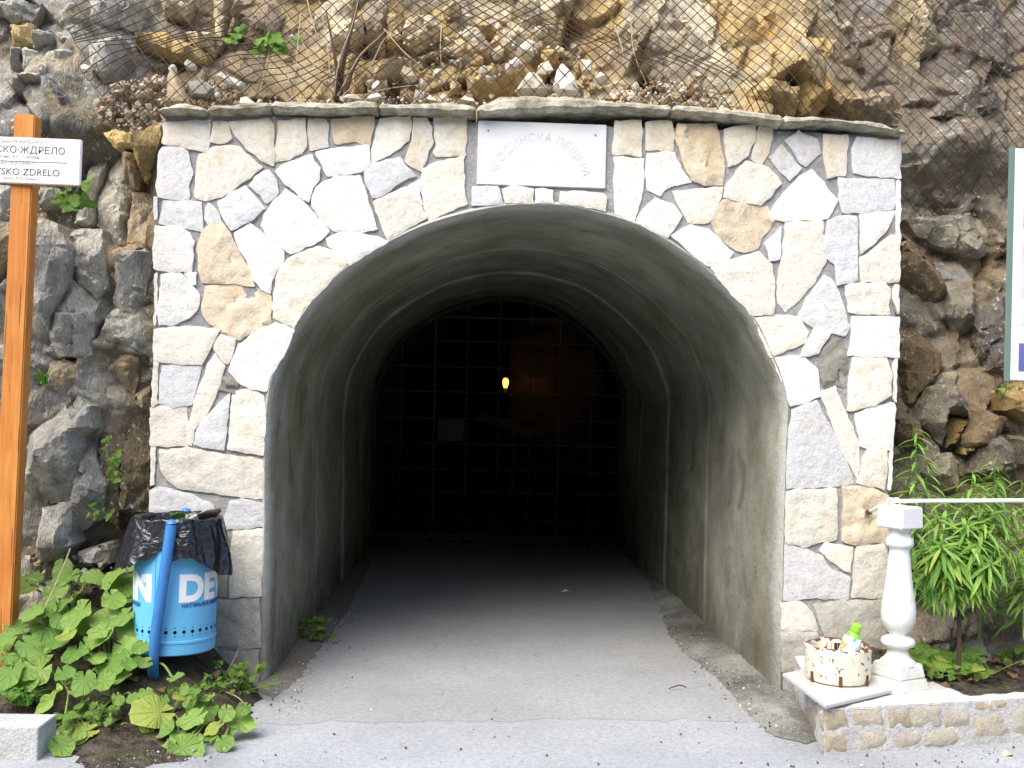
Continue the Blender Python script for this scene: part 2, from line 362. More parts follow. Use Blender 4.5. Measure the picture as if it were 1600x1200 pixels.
M_DRY = simple('dry_twig', (0.36, 0.29, 0.18), 0.85, 0.2, 0.35, 40); M_DEAD = simple('dead_leaf', (0.13, 0.08, 0.042), 0.8, 0.2, 0.45, 9)
M_WIRE = simple('rusty_wire', (0.04, 0.026, 0.02), 0.7, 0.3, 0.4, 6); M_WOOD = mat_wood(); M_PEEL = mat_peel(); M_BLUE = mat_blue(); M_BAG = mat_bag()
M_BLUE2 = simple('blue_tube_paint', (0.035, 0.17, 0.44), 0.45, 0.45, 0.2, 12); M_WHITE = simple('white_paint', (0.80, 0.81, 0.82), 0.55, 0.4, 0.06, 12, 0.002)
_x = N('white_cast_stone'); _x.coord(False); _sp = _x.n('ShaderNodeSeparateXYZ'); _x.l(_x.co, _sp.inputs[0])
_c = _x.mix(_x.noise(9, 4), (0.60, 0.61, 0.61), (0.70, 0.71, 0.70)); _a = _x.ramp(_x.math('ADD', _x.noise(12, 5, 0.7), _x.math('MULTIPLY', _sp.outputs[2], -0.35)), (0.34, 0), (0.60, 1))
_c = _x.mix(_x.math('MULTIPLY', _a, 0.55), _c, (0.42, 0.45, 0.30)); _g = _x.ramp(_x.noise(40, 5, 0.8), (0.66, 0), (0.72, 1)); _c = _x.mix(_x.math('MULTIPLY', _g, 0.6), _c, (0.32, 0.30, 0.25)); _x.col(_c); _x.bump(_x.noise(35, 4), 0.003); M_BAL = _x.done(0.6, 0.35); M_MARBLE = simple('white_marble', (0.64, 0.64, 0.63), 0.35, 0.45, 0.03, 5)
M_ENGR = simple('faint_engraving', (0.56, 0.56, 0.57), 0.6); M_INK = simple('engraved_ink', (0.10, 0.085, 0.09), 0.8); M_INK2 = simple('faded_ink', (0.36, 0.33, 0.33), 0.8)
M_NAVY = simple('navy_print', (0.02, 0.06, 0.22), 0.5); M_HOLE_SHADE = simple('hole_shade', (0.006, 0.008, 0.012), 0.9, 0.05)
M_SIGN = simple('white_painted_board', (0.74, 0.72, 0.69), 0.6, 0.3, 0.06, 9, 0.002); M_TILE = simple('pale_tile', (0.44, 0.44, 0.43), 0.35, 0.45, 0.10, 14)
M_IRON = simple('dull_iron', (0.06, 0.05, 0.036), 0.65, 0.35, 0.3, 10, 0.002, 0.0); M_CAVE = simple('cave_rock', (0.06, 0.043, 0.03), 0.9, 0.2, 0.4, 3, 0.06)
M_GREEN = simple('grey_green_frame', (0.13, 0.20, 0.18), 0.45); M_PLATE = simple('grey_plate', (0.045, 0.047, 0.05), 0.6); M_BOARDW = simple('dark_plank', (0.13, 0.075, 0.035), 0.8)
M_KERB = mat_mortar('kerb_concrete', (0.40, 0.41, 0.41), (0.52, 0.53, 0.52))

# ------------------------------------------------------------------ polygon filling
def inside(P, poly):
    x, y = P[:, 0], P[:, 1]; r = np.zeros(len(P), bool); n = len(poly)
    for i in range(n):
        x0, y0 = poly[i]; x1, y1 = poly[(i + 1) % n]
        if y0 == y1: continue
        r ^= ((y0 > y) != (y1 > y)) & (x < (x1 - x0) * (y - y0) / (y1 - y0) + x0)
    return r
def segdist(P, poly):
    d = np.full(len(P), 1e9); n = len(poly); poly = np.asarray(poly)
    for i in range(n):
        a, b = poly[i], poly[(i + 1) % n]; ab = b - a; L = (ab ** 2).sum() + 1e-12
        t = np.clip(((P - a) @ ab) / L, 0, 1); d = np.minimum(d, np.hypot(*(P - a - t[:, None] * ab).T))
    return d
def outline(poly, step, jit, seed, roundc=0.0):
    pts = []; n = len(poly); P = [np.array(p, float) for p in poly]
    if roundc:
        Q = []
        for i in range(n):
            a, b, c = P[i - 1], P[i], P[(i + 1) % n]
            for t, o in ((roundc, a), (roundc, c)):
                L = np.linalg.norm(o - b); Q.append(b + (o - b) / max(L, 1e-6) * min(t, 0.33 * L))
        P = Q; n = len(P)
    for i in range(n):
        a, b = P[i], P[(i + 1) % n]; m = max(1, int(np.linalg.norm(b - a) / step))
        for k in range(m): pts.append(a + (b - a) * k / m)
    pts = np.array(pts); q = np.c_[pts, np.full(len(pts), seed * 1.37)]
    pts[:, 0] += jit * 1.6 * noise3(q / (step * 2.3)); pts[:, 1] += jit * 1.6 * noise3(q / (step * 2.3) + 9.7)
    return pts
def fill(poly, spacing, jit=0.0, seed=0, roundc=0.0, step=None):
    O = outline(poly, step or spacing, jit, seed, roundc)
    if (np.roll(O[:, 0], -1) * O[:, 1] - O[:, 0] * np.roll(O[:, 1], -1)).sum() > 0: O = O[::-1]
    lo, hi = O.min(0), O.max(0); rs = np.random.RandomState(seed + 5)
    gx, gy = np.meshgrid(np.arange(lo[0], hi[0], spacing), np.arange(lo[1], hi[1], spacing))
    G = np.c_[gx.ravel(), gy.ravel()] + rs.uniform(-0.3, 0.3, (gx.size, 2)) * spacing
    if len(G):
        G = G[inside(G, O)]
        if len(G): G = G[segdist(G, O) > spacing * 0.45]
    A = np.vstack([O, G]) if len(G) else O
    n = len(O)
    vo, eo, fo, ov, _, _ = delaunay_2d_cdt([Vector(p) for p in A], [], [list(range(n))], 1, 1e-6)
    mp = {}
    for i, l in enumerate(ov):
        for q in l: mp[q] = i
    ring = [mp[i] for i in range(n) if i in mp]
    R2 = []
    for i in ring:
        if not R2 or R2[-1] != i: R2.append(i)
    return np.array([tuple(v) for v in vo]), [tuple(f) for f in fo], R2, O

def relief(name, poly, Yf, hfun, back, mat, parent, spacing, jit, seed, roundc=0.0, smooth=35, tint=None, n=(0, -1, 0)):
    """a stone: outline traced on a plane, its own height field in front, sides running back"""
    p, f, ring, O = fill(poly, spacing, jit, seed, roundc)
    d = segdist(p, O); h = hfun(p, d)
    v = [(p[i, 0], Yf - h[i], p[i, 1]) for i in range(len(p))]
    f = [t if ((p[t[1]] - p[t[0]])[0] * (p[t[2]] - p[t[0]])[1] - (p[t[1]] - p[t[0]])[1] * (p[t[2]] - p[t[0]])[0]) > 0 else t[::-1] for t in f]
    b0 = len(v)
    for i in ring: v.append((p[i, 0], Yf + back, p[i, 1]))
    m = len(ring)
    for k in range(m):
        a, b = ring[k], ring[(k + 1) % m]; f.append((a, b, b0 + (k + 1) % m, b0 + k))
    return mesh(name, v, f, mat, parent, smooth, tint)

TINT = {'w': (0.73, 0.725, 0.69), 'c': (0.66, 0.635, 0.56), 'b': (0.58, 0.59, 0.60), 't': (0.59, 0.505, 0.38), 'g': (0.42, 0.41, 0.38), 'd': (0.24, 0.235, 0.20), 's': (0.52, 0.53, 0.54)}

# ------------------------------------------------------------------ the setting: ground sheets
def sheet(name, x0, x1, y0, y1, z, mat, nx, ny, amp=0.0, s=0.5, label=None):
    X, Y = np.meshgrid(np.linspace(x0, x1, nx), np.linspace(y0, y1, ny)); P = np.c_[X.ravel(), Y.ravel(), np.zeros(X.size)]
    P[:, 2] = z + (amp * fbm(P, s, 4) if amp else 0)
    f = [(j * nx + i, j * nx + i + 1, (j + 1) * nx + i + 1, (j + 1) * nx + i) for j in range(ny - 1) for i in range(nx - 1)]
    o = mesh(name, P, f, mat, None, 180); o['kind'] = 'structure'; return o
sheet('road', -60, 60, -40, 12, 0.0, M_ROAD, 2, 2)
# tunnel floor, its front edge ragged where it meets the road
def floor_edge():
    pts = []
    for i in range(61):
        x = -1.32 + i * 3.1 / 60; pts.append((x, 4.88 + 0.06 * math.sin(x * 1.7) + 0.12 * noise3([(x * 3, 0, 3)])[0] + 0.08 * noise3([(x * 11, 0, 3)])[0] + (0.2 if x > 1.5 else 0)))
    return pts + [(1.78, 10.9), (-1.20, 10.9)]
p, f, ring, O = fill(floor_edge(), 0.12, 0.0, 3)
z = 0.0012 + (0.006 + 0.004 * fbm(np.c_[p, p[:, 0] * 0], 0.5, 3)) * sstep(0.0, 0.25, segdist(p, O))
o = mesh('tunnel_floor', np.c_[p, z], [t if np.cross(p[t[1]] - p[t[0]], p[t[2]] - p[t[0]]) > 0 else t[::-1] for t in f], M_FLOOR, None, 180); o['kind'] = 'structure'

def mound(name, poly, hfun, spacing, mat, seed, tint=None, jit=0.02, kind='structure', base=-0.02):
    p, f, ring, O = fill(poly, spacing, jit, seed); d = segdist(p, O); h = hfun(p, d)
    f = [t if np.cross(p[t[1]] - p[t[0]], p[t[2]] - p[t[0]]) > 0 else t[::-1] for t in f]
    o = mesh(name, np.c_[p, h], f, mat, None, 60, tint)
    if kind: o['kind'] = kind
    return o
def px_ground(c, z=0.0): return [tuple(gz(a, b, z).xy) for a, b in c]
# strip of broken concrete along the right wall, rising a little towards it
rough = px_ground([(985, 880), (1010, 905), (1040, 990), (1075, 1030), (1120, 1065), (1160, 1110), (1210, 1150), (1262, 1165)]) + [(1.66, 4.75), (1.72, 5.5), (1.76, 11.0), (1.60, 11.0)]
mound('broken_concrete', rough, lambda p, d: 0.004 + np.minimum(d * 0.35, 0.045) * (0.7 + 0.5 * fbm(np.c_[p, p[:, 0] * 0], 0.3, 3, 2)) + np.minimum(d * 0.3, 0.012) * np.abs(fbm(np.c_[p, p[:, 0] * 0], 0.07, 4, 5)) * 2, 0.022, M_ROUGH, 4)
dirt = px_ground([(405, 1085), (430, 1095), (470, 1060), (515, 1000), (548, 950), (580, 880)]) + [(-1.05, 10.8), (-1.09, 5.4)]
mound('dirt_strip', dirt, lambda p, d: 0.006 + np.minimum(d * 0.25, 0.025) * (0.8 + 0.6 * fbm(np.c_[p, p[:, 0] * 0], 0.2, 4, 9)), 0.025, M_DIRT, 6)
# soil bank on the left, climbing to the foot of the cliff
def bank_h(p, d):
    y, x = p[:, 1], p[:, 0]
    h = 0.02 + 0.30 * sstep(4.55, 5.55, y) * sstep(-1.1, -1.5, x) + 0.06 * sstep(4.45, 4.9, y)
    return h * np.minimum(1, d / 0.12 + 0.05) + 0.035 * fbm(np.c_[p, p[:, 0] * 0], 0.16, 4, 3) * np.minimum(1, d / 0.1)
bank = [(-5, 4.5), (-2.4, 4.55)] + px_ground([(82, 1125), (150, 1235), (215, 1200), (300, 1185), (345, 1150), (395, 1110), (412, 1082)]) + [(-1.06, 5.5), (-1.6, 5.9), (-5, 5.9)]
mound('soil_bank', bank, bank_h, 0.030, M_SOIL, 8, jit=0.07)
# planting bed behind the planter wall
def bed_h(p, d): return 0.178 + 0.14 * sstep(5.0, 5.9, p[:, 1]) + 0.03 * fbm(np.c_[p, p[:, 0] * 0], 0.14, 4, 4)
mound('planting_bed', [(2.1, 4.68), (2.0, 5.6), (2.1, 6.6), (5.5, 6.6), (5.5, 4.90), (2.6, 4.72)], bed_h, 0.04, M_SOIL, 9)
# gorge side across the road, behind the camera, closing off the low sky
X, Z = np.meshgrid(np.linspace(-60, 60, 70), np.linspace(0, 1, 26)); Pn = np.c_[X.ravel(), -13 - 16 * Z.ravel() - 0.004 * X.ravel() ** 2 * -1, Z.ravel() * 17 - 0.3]
Pn[:, 1] += 2.2 * fbm(Pn, 5, 4); Pn[:, 2] += 1.0 * fbm(Pn, 3, 3, 7) * (Z.ravel() > 0.02)
o = mesh('hillside', Pn, [(j * 70 + i, (j + 1) * 70 + i, (j + 1) * 70 + i + 1, j * 70 + i + 1) for j in range(25) for i in range(69)], mat_soil('wooded_slope', (0.02, 0.03, 0.012), (0.06, 0.065, 0.035)), None, 180); o['kind'] = 'structure'

# ------------------------------------------------------------------ cliff
GREY, OCH, BRN, PAL, MOS, DRK = (0.345, 0.338, 0.298), (0.50, 0.375, 0.175), (0.27, 0.215, 0.145), (0.58, 0.51, 0.36), (0.135, 0.115, 0.075), (0.20, 0.195, 0.19)
RT = {'g': GREY, 'o': OCH, 'b': BRN, 'p': PAL, 'm': MOS, 'd': DRK}
def cliff_base(x, z):
    x = np.asarray(x, float); z = np.asarray(z, float)
    left = 5.66 - 0.30 * sstep(-1.7, -2.6, x) + 0.06 * (z - 1.2) - 0.10 * sstep(0.7, 0.1, z)
    left = left + 0.22 * sstep(2.15, 2.5, z) * sstep(2.95, 2.6, z) * sstep(-1.7, -2.0, x)
    right = 5.98 + 0.16 * (z - 1.5) - 0.45 * sstep(1.15, 0.2, z) - 0.12 * sstep(2.6, 3.4, x)
    mid = 5.95 + 0.48 * np.maximum(z - 2.9, 0)
    up = sstep(2.75, 3.15, z)
    y = np.where(x < 0.3, left, right)
    wl = sstep(-1.3, -1.75, x); wr = sstep(1.95, 2.35, x)
    side = left * wl + right * wr + mid * (1 - wl - wr)
    top = mid + 0.20 * sstep(-1.6, -2.4, x) * -1 + 0.10 * sstep(2.2, 3.0, x) * -1
    return side * (1 - up) + top * up
def cracks(x, z):
    P = np.c_[x, z, 0 * x]; a = fbm(np.c_[x * 0.8 + z * 0.35, z * 0.6 - x * 0.2, 0 * x], 0.75, 3, 71); b = fbm(np.c_[x * 0.5 - z * 0.5, z + x * 0.3, 0 * x], 0.6, 3, 83)
    m = sstep(-0.25, 0.05, fbm(P, 0.8, 2, 91))
    return m * (0.045 * np.exp(-(a / 0.016) ** 2) + 0.035 * np.exp(-(b / 0.014) ** 2)) + 0.05 * (np.tanh(a * 14) + np.tanh(b * 11)) * 0.5
def rough_h(x, z, big=1.0):
    P = np.c_[x, z, 0 * x]; wx = x + 0.05 * fbm(P, 0.5, 2, 3); wz = z + 0.05 * fbm(P, 0.5, 2, 8)
    a = 0.30; u, w = wx * math.cos(a) - wz * math.sin(a), (wx * math.sin(a) + wz * math.cos(a)) * 0.5
    h1, e1 = facet(u, w, 0.62, 1, 1.7); h2, e2 = facet(u + 3.3, w * 1.1, 0.24, 2, 2.0); h3, e3 = facet(u * 0.8, w * 1.6 + 5, 0.10, 3, 2.0)
    calm = 1 - 0.45 * sstep(1.9, 2.4, x) - 0.25 * sstep(-1.2, -1.6, x)
    h = calm * (big * (0.17 * h1 - 0.03 * sstep(0.05, 0.0, e1)) + 0.07 * h2 + 0.022 * h3) + 0.010 * fbm(P, 0.07, 4, 6) - cracks(x, z)
    return h
nx, nz = 720, 410
gx, gzz = np.meshgrid(np.linspace(-4.2, 5.0, nx), np.linspace(0.0, 5.3, nz)); gx = gx.ravel(); gzz = gzz.ravel()
hg = rough_h(gx, gzz).reshape(nz, nx)
for _ in range(1):
    hp = np.pad(hg, 1, mode='edge'); hg = (hp[1:-1, 1:-1] * 2 + hp[:-2, 1:-1] + hp[2:, 1:-1] + hp[1:-1, :-2] + hp[1:-1, 2:]) / 6
gy = cliff_base(gx, gzz) - hg.ravel() - 0.008 * fbm(np.c_[gx, gzz, gx * 0], 0.05, 4, 6)
Pc = np.c_[gx, gzz, gx * 0]
def region_tint(x, z):
    P = np.c_[x, z, 0 * x]; n1 = fbm(P, 0.7, 4, 21)[:, None]; n2 = fbm(P, 0.35, 4, 31)[:, None]
    xx, zz = np.asarray(x)[:, None], np.asarray(z)[:, None]
    A = np.array(GREY) * 0.85; B = np.array(BRN); Oc = np.array(OCH); Pl = np.array(PAL); Mo = np.array(MOS)
    left = A + (B - A) * sstep(-0.15, 0.35, n1 + 0.6 * sstep(-2.1, -1.7, xx) - 0.1)
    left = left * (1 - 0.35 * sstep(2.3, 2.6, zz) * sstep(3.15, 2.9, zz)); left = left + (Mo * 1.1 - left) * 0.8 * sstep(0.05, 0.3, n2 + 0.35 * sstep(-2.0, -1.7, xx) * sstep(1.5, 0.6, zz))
    top = Oc * 0.75 + (Pl - Oc * 0.75) * sstep(0.0, 0.4, n1) ; top = top + (B - top) * sstep(0.12, 0.4, n2)
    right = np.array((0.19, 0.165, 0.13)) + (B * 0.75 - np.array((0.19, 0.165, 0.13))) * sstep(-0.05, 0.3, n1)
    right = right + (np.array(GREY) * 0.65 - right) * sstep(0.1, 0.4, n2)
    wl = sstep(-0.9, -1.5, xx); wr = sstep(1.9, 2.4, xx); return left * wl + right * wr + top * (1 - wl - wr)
idx = np.arange(nx * nz).reshape(nz, nx)
q = np.stack([idx[:-1, :-1], idx[:-1, 1:], idx[1:, 1:], idx[1:, :-1]], -1).reshape(-1, 4)
cx_, cz_ = gx[q[:, 0]], gzz[q[:, 0]]
q = q[~((cx_ > -1.35) & (cx_ < 1.98) & (cz_ < 2.8))]
cv = np.c_[gx, gy, gzz]
me = bpy.data.meshes.new('cliff'); me.vertices.add(len(cv)); me.vertices.foreach_set('co', cv.astype(np.float32).ravel())
me.loops.add(q.size); me.loops.foreach_set('vertex_index', q.astype(np.int32).ravel())
me.polygons.add(len(q)); me.polygons.foreach_set('loop_start', np.arange(0, q.size, 4, dtype=np.int32)); me.update(calc_edges=True); me.validate()
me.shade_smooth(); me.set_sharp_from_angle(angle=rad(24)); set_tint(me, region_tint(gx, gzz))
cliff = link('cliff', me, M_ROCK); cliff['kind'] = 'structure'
env_v = [cv]; env_f = [q]

BLOCKS = [  # colour, extra prominence, outline
 ('g', .10, V('L1', 520,240, 630,250, 700,460, 680,640, 660,750, 600,820, 545,810, 500,640, 500,480, 540,330)),
 ('o', .05, V('L1', 540,160, 830,110, 840,200, 800,330, 760,415, 730,370, 700,250, 600,240)),
 ('b', .12, V('L1', 640,250, 720,270, 735,400, 720,460, 690,450, 640,350)),
 ('g', .05, V('L1', 500,290, 540,250, 520,400, 495,500, 490,630, 440,650, 395,630, 430,480, 470,350)),
 ('b', .05, V('L1', 690,480, 790,460, 795,750, 660,760, 670,620)),
 ('g', .09, V('L1', 590,850, 640,770, 790,760, 780,920, 740,1090, 700,1200, 560,1180, 600,1000)),
 ('g', .04, V('L1', 380,660, 500,640, 540,800, 560,950, 510,1020, 430,960, 370,800)),
 ('g', .06, V('L1', 340,900, 500,1020, 490,1130, 440,1200, 300,1200, 320,1000)),
 ('g', .16, V('L1', 190,590, 260,610, 330,720, 350,790, 310,1000, 250,1180, 160,1040, 170,800)),
 ('g', .08, V('L1', 200,430, 300,440, 290,520, 200,560)), ('g', .06, V('L1', 0,420, 55,430, 40,600, 0,640, -60,600, -60,430)),
 ('b', .05, V('L1', 0,650, 60,620, 50,800, 0,900, -80,900, -80,660)),
 ('g', .10, V('L2', 260,20, 410,20, 415,60, 390,230, 200,220, 230,120)),
 ('g', .12, V('L2', 490,10, 640,10, 665,60, 620,210, 530,170, 430,200, 440,110)),
 ('b', .06, V('L2', 430,210, 530,180, 620,220, 600,400, 540,350, 460,310)),
 ('b', .05, V('L2', 200,230, 385,240, 395,420, 340,410, 230,350)),
 ('g', .20, V('L2', 150,350, 230,350, 340,410, 385,440, 390,540, 340,580, 320,740, 300,870, 170,890, 120,920, 95,850, 95,700, 110,440)),
 ('g', .14, V('L2', 340,600, 380,570, 460,800, 440,950, 400,970, 320,1020, 305,900, 320,760)),
 ('g', .17, V('L2', 170,900, 300,870, 310,1060, 260,1130, 150,1150, 140,1090)),
 ('m', .06, V('L2', 420,450, 570,460, 550,650, 520,1000, 450,900, 430,600)), ('m', .07, V('L2', 570,470, 670,480, 670,920, 600,930, 530,900, 540,650)),
 ('g', .12, V('L2', 330,1090, 480,1060, 480,1150, 340,1150)), ('b', .05, V('L2', 610,380, 670,350, 670,480, 620,440)),
 ('g', .05, V('T1', 0,0, 200,0, 160,120, 50,110, 0,70, -80,60, -80,-60, 100,-80)), ('g', .14, V('T1', 170,140, 280,160, 290,200, 270,240, 160,235)),
 ('o', .06, V('T1', 50,120, 165,120, 165,230, 50,230)), ('g', .08, V('T1', 300,190, 360,180, 420,210, 370,240, 310,240)),
 ('g', .10, V('T1', 40,230, 100,240, 90,340, 40,350)), ('g', .08, V('T1', 95,240, 200,260, 200,360, 110,365)),
 ('g', .14, V('T1', 70,370, 230,380, 220,430, 100,430)), ('d', .20, V('T1', 240,395, 290,430, 355,520, 340,585, 300,545)),
 ('g', .08, V('T1', 220,260, 390,250, 380,330, 240,385)), ('g', .10, V('T1', 390,230, 620,170, 640,270, 610,400, 540,440, 440,360)),
 ('g', .05, V('T1', 290,10, 740,0, 700,150, 620,130, 500,160, 430,130)), ('p', .10, V('T1', 820,-20, 990,-20, 950,80, 850,70)),
 ('o', .10, V('T1', 700,170, 860,160, 1080,270, 1060,330, 900,300, 700,250)), ('p', .16, V('T1', 950,150, 1100,150, 1090,270, 1000,230)),
 ('p', .06, V('T1', 1110,-20, 1210,-20, 1160,240, 1110,280)), ('b', .04, V('T1', 1230,-20, 1470,-20, 1440,190, 1400,330, 1180,300)),
 ('p', .10, V('T2', 170,100, 350,100, 350,180, 240,260, 190,240)), ('b', .10, V('T2', 310,-20, 460,-20, 450,280, 370,300, 350,100)),
 ('o', .12, V('T2', 460,60, 540,60, 530,200, 460,230)), ('p', .16, V('T2', 560,70, 680,60, 740,120, 700,200, 610,250, 530,180)),
 ('p', .24, V('T2', 800,180, 880,110, 940,160, 1000,240, 980,300, 870,310, 800,260)), ('o', .22, V('T2', 900,100, 960,80, 1030,160, 950,170)),
 ('p', .30, V('T2', 390,310, 560,270, 600,330, 560,370, 390,365)), ('p', .26, V('T2', 620,260, 770,205, 780,230, 640,275)),
 ('o', .30, V('T2', 850,330, 1140,300, 1165,350, 1090,460, 1000,490, 930,480, 870,430)), ('o', .25, V('T2', 280,350, 350,340, 350,470, 290,480)),
 ('p', .34, V('T2', 345,380, 450,375, 460,430, 360,430)), ('p', .32, V('T2', 360,433, 440,433, 440,470, 370,475)), ('o', .25, V('T2', 1230,230, 1330,240, 1310,300, 1250,300)),
 ('p', .12, V('T2', 1090,30, 1230,-10, 1240,130, 1170,130)), ('p', .20, V('T2', 620,0, 690,10, 680,60, 640,50)), ('p', .2, V('T2', 740,20, 830,0, 830,60, 760,70)),
 ('p', .10, V('T3', 110,-30, 380,-30, 460,150, 450,210, 520,250, 545,320, 520,400, 400,390, 200,330, 130,250, 80,100)),
 ('o', .04, V('T3', 390,-30, 790,-30, 740,90, 640,150, 560,230, 470,180, 440,80)), ('p', .10, V('T3', 800,-20, 960,-20, 960,120, 900,150, 780,140, 750,110)),
 ('o', .12, V('T3', 620,160, 740,140, 880,160, 870,260, 760,250, 700,310, 620,270, 600,230)), ('o', .16, V('T3', 560,280, 700,315, 750,330, 740,430, 560,410, 550,330)),
 ('o', .10, V('T3', 770,250, 830,260, 875,340, 830,430, 760,430, 745,330)), ('b', .04, V('T3', 900,180, 960,150, 1000,300, 930,330, 880,280)),
 ('p', .20, V('T3', 1130,-20, 1260,-20, 1250,100, 1290,190, 1210,230, 1180,350, 1150,280)),
 ('g', .12, V('T3', 1290,-30, 1700,-30, 1700,290, 1520,300, 1400,230, 1310,180, 1270,90)), ('g', .12, V('T3', 1380,240, 1460,280, 1440,330, 1600,320, 1590,500, 1490,530, 1330,440, 1240,430, 1245,280)),
 ('b', .10, V('T3', 880,360, 1050,340, 1160,380, 1150,480, 960,440)),
 ('b', .10, V('T4', 65,420, 210,480, 245,530, 220,700, 140,780, 60,640)), ('g', .06, V('T4', 90,370, 330,350, 450,450, 340,520, 250,490, 130,430)),
 ('g', .08, V('T4', 260,540, 340,540, 330,700, 320,860, 270,840, 220,720)), ('d', .05, V('T4', 350,560, 440,540, 450,900, 380,930, 335,860)),
 ('b', .12, V('T4', 60,690, 150,790, 210,850, 280,860, 170,960, 80,1080, 50,900)), ('g', .32, V('T4', 190,975, 265,970, 310,1030, 320,1085, 240,1080, 225,1200, 140,1100)),
 ('o', .24, V('T4', 245,1087, 315,1090, 260,1180, 225,1200)), ('b', .22, V('T4', 330,1050, 450,1100, 400,1200, 290,1200, 275,1150)),
 ('o', .20, V('T4', 420,1000, 520,960, 520,1120, 430,1060)), ('d', .30, V('T5', 720,170, 830,160, 900,260, 960,400, 850,480, 660,460, 700,300)),
 ('g', .26, V('T5', 845,170, 1050,200, 1050,420, 965,400, 905,255)), ('o', .22, V('T5', 590,180, 740,40, 720,160, 650,300, 570,320)),
 ('g', .26, V('T5', 290,460, 400,330, 500,300, 560,440, 480,600, 330,600)), ('b', .20, V('T5', 120,60, 260,70, 300,260, 140,300, 110,200)),
]
for bi, (code, prom, px) in enumerate(BLOCKS):
    c = np.mean(px, 0); Yc = 5.8
    for _ in range(3):
        w = at(c[0], c[1], Yc); Yc = float(cliff_base([w.x], [w.z])[0])
    if code == 'o' and c[0] < 250: Yc += 0.03
    if c[0] > 1385: prom *= 0.6 if c[1] < 600 else 0.85
    flat = 0.55 if c[0] > 1385 or c[0] < 250 else 1.0
    poly = [(at(a, b, Yc - 0.6 * prom).x, at(a, b, Yc - 0.6 * prom).z) for a, b in px]
    rs = np.random.RandomState(bi + 40); A = np.array(poly); cen = A.mean(0); size = np.sqrt(np.ptp(A[:, 0]) * np.ptp(A[:, 1]))
    k = rs.uniform(1.2, 7.0, len(poly)); t1 = rs.uniform(-0.40, 0.40, 2); t1[1] += 0.12
    pl = [(rs.uniform(-1.3, 1.3, 2), rs.uniform(0.02, 0.22) * size) for _ in range(3)]
    def hf(p, d, A=A, k=k, t1=t1, pl=pl, cen=cen, prom=prom, bi=bi, size=size, flat=flat):
        h = prom * 0.9 + 0.05 + (p - cen) @ t1 * 0.8
        for g, off in pl: h = np.minimum(h, prom + 0.05 + off + (p - cen) @ g)
        e = np.full(len(p), 9.)
        for i in range(len(A)):
            a, b = A[i], A[(i + 1) % len(A)]; ab = b - a; t = np.clip((p - a) @ ab / (ab @ ab), 0, 1)
            e = np.minimum(e, np.hypot(*(p - a - t[:, None] * ab).T) * k[i])
        h = np.minimum(h, prom * 0.35 + e + 0.01)
        f1, e1 = facet(p[:, 0] * 1.3 + bi, (p[:, 1] - p[:, 0] * 0.5) * 0.6, 0.17, 4, 2.0); f2, e2 = facet(p[:, 0] * 1.2, p[:, 1] + bi - 0.4 * p[:, 0], 0.07, 5, 2.0)
        P3 = np.c_[p, 0 * p[:, :1] + bi]
        return h + flat * 0.035 * f1 * min(1, size / 0.3) + flat * 0.010 * f2 * min(1, size / 0.2) + 0.009 * fbm(P3, 0.06, 4, 12) - 0.6 * cracks(p[:, 0], p[:, 1])
    col = np.array(RT[code]) * rs.uniform(0.85, 1.15)
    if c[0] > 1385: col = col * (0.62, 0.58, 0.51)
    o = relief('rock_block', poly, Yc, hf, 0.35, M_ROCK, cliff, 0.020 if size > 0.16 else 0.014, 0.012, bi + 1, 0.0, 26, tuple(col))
    n0 = len(o.data.vertices); a = np.zeros(n0 * 3, np.float32); o.data.vertices.foreach_get('co', a); env_v.append(a.reshape(-1, 3))
    env_f.append([tuple(pp.vertices) for pp in o.data.polygons])
allv = []; allf = []
for vv, ff in zip(env_v, env_f):
    b = len(allv); allv.extend(map(tuple, vv.tolist())); allf.extend([tuple(int(i) + b for i in t) for t in (ff.tolist() if hasattr(ff, 'tolist') else ff)])
BVH = BVHTree.FromPolygons(allv, allf)
def cliff_y(x, z, default=6.2):
    hit = BVH.ray_cast(Vector((x, 3.0, z)), Vector((0, 1, 0)))
    return hit[0].y if hit[0] is not None else default

# ------------------------------------------------------------------ stone portal
YF = 5.45
ARCH = [(409,1085), (410,1000), (412,900), (413,700), (417,630), (428,575), (450,530), (475,487), (505,450), (545,414), (605,378), (670,348), (735,330), (790,320), (835,318),
        (890,321), (955,336), (1000,352), (1045,377), (1090,408), (1125,438), (1160,475), (1185,508), (1205,550), (1222,590), (1231,632), (1230,665), (1226,760), (1222,950), (1219,1085)]
arch = [(at(a, b, YF).x, at(a, b, YF).z) for a, b in ARCH]
arch[0] = (arch[0][0], -0.06); arch[-1] = (arch[-1][0], -0.06)
portal = thing('stone_portal', 'pale crazy stone masonry portal framing the arched tunnel mouth', 'portal', (0.3, YF, 0))
outer_l = [(at(a, b, YF).x, at(a, b, YF).z) for a, b in [(258,176), (249,310), (244,440), (241,600), (239,800), (240,1000)]]
outer_r = [(at(a, b, YF).x, at(a, b, YF).z) for a, b in [(1388,1000), (1389,760), (1394,620), (1401,480), (1406,350), (1407,208)]]
wallpoly = [(outer_l[0][0], 2.93)] + outer_l[1:] + [(outer_l[-1][0], -0.06)] + arch + [(outer_r[0][0], -0.06)] + outer_r[:-1] + [(outer_r[-1][0], 2.95)]
o = relief('mortar_wall', wallpoly, YF, lambda p, d: 0.006 * fbm(np.c_[p, 0 * p[:, :1]], 0.09, 4, 2) - 0.010 * sstep(0.02, 0, d), 0.42, M_MORTAR, None, 0.028, 0.006, 1, 0, 60)
keep(o, portal)

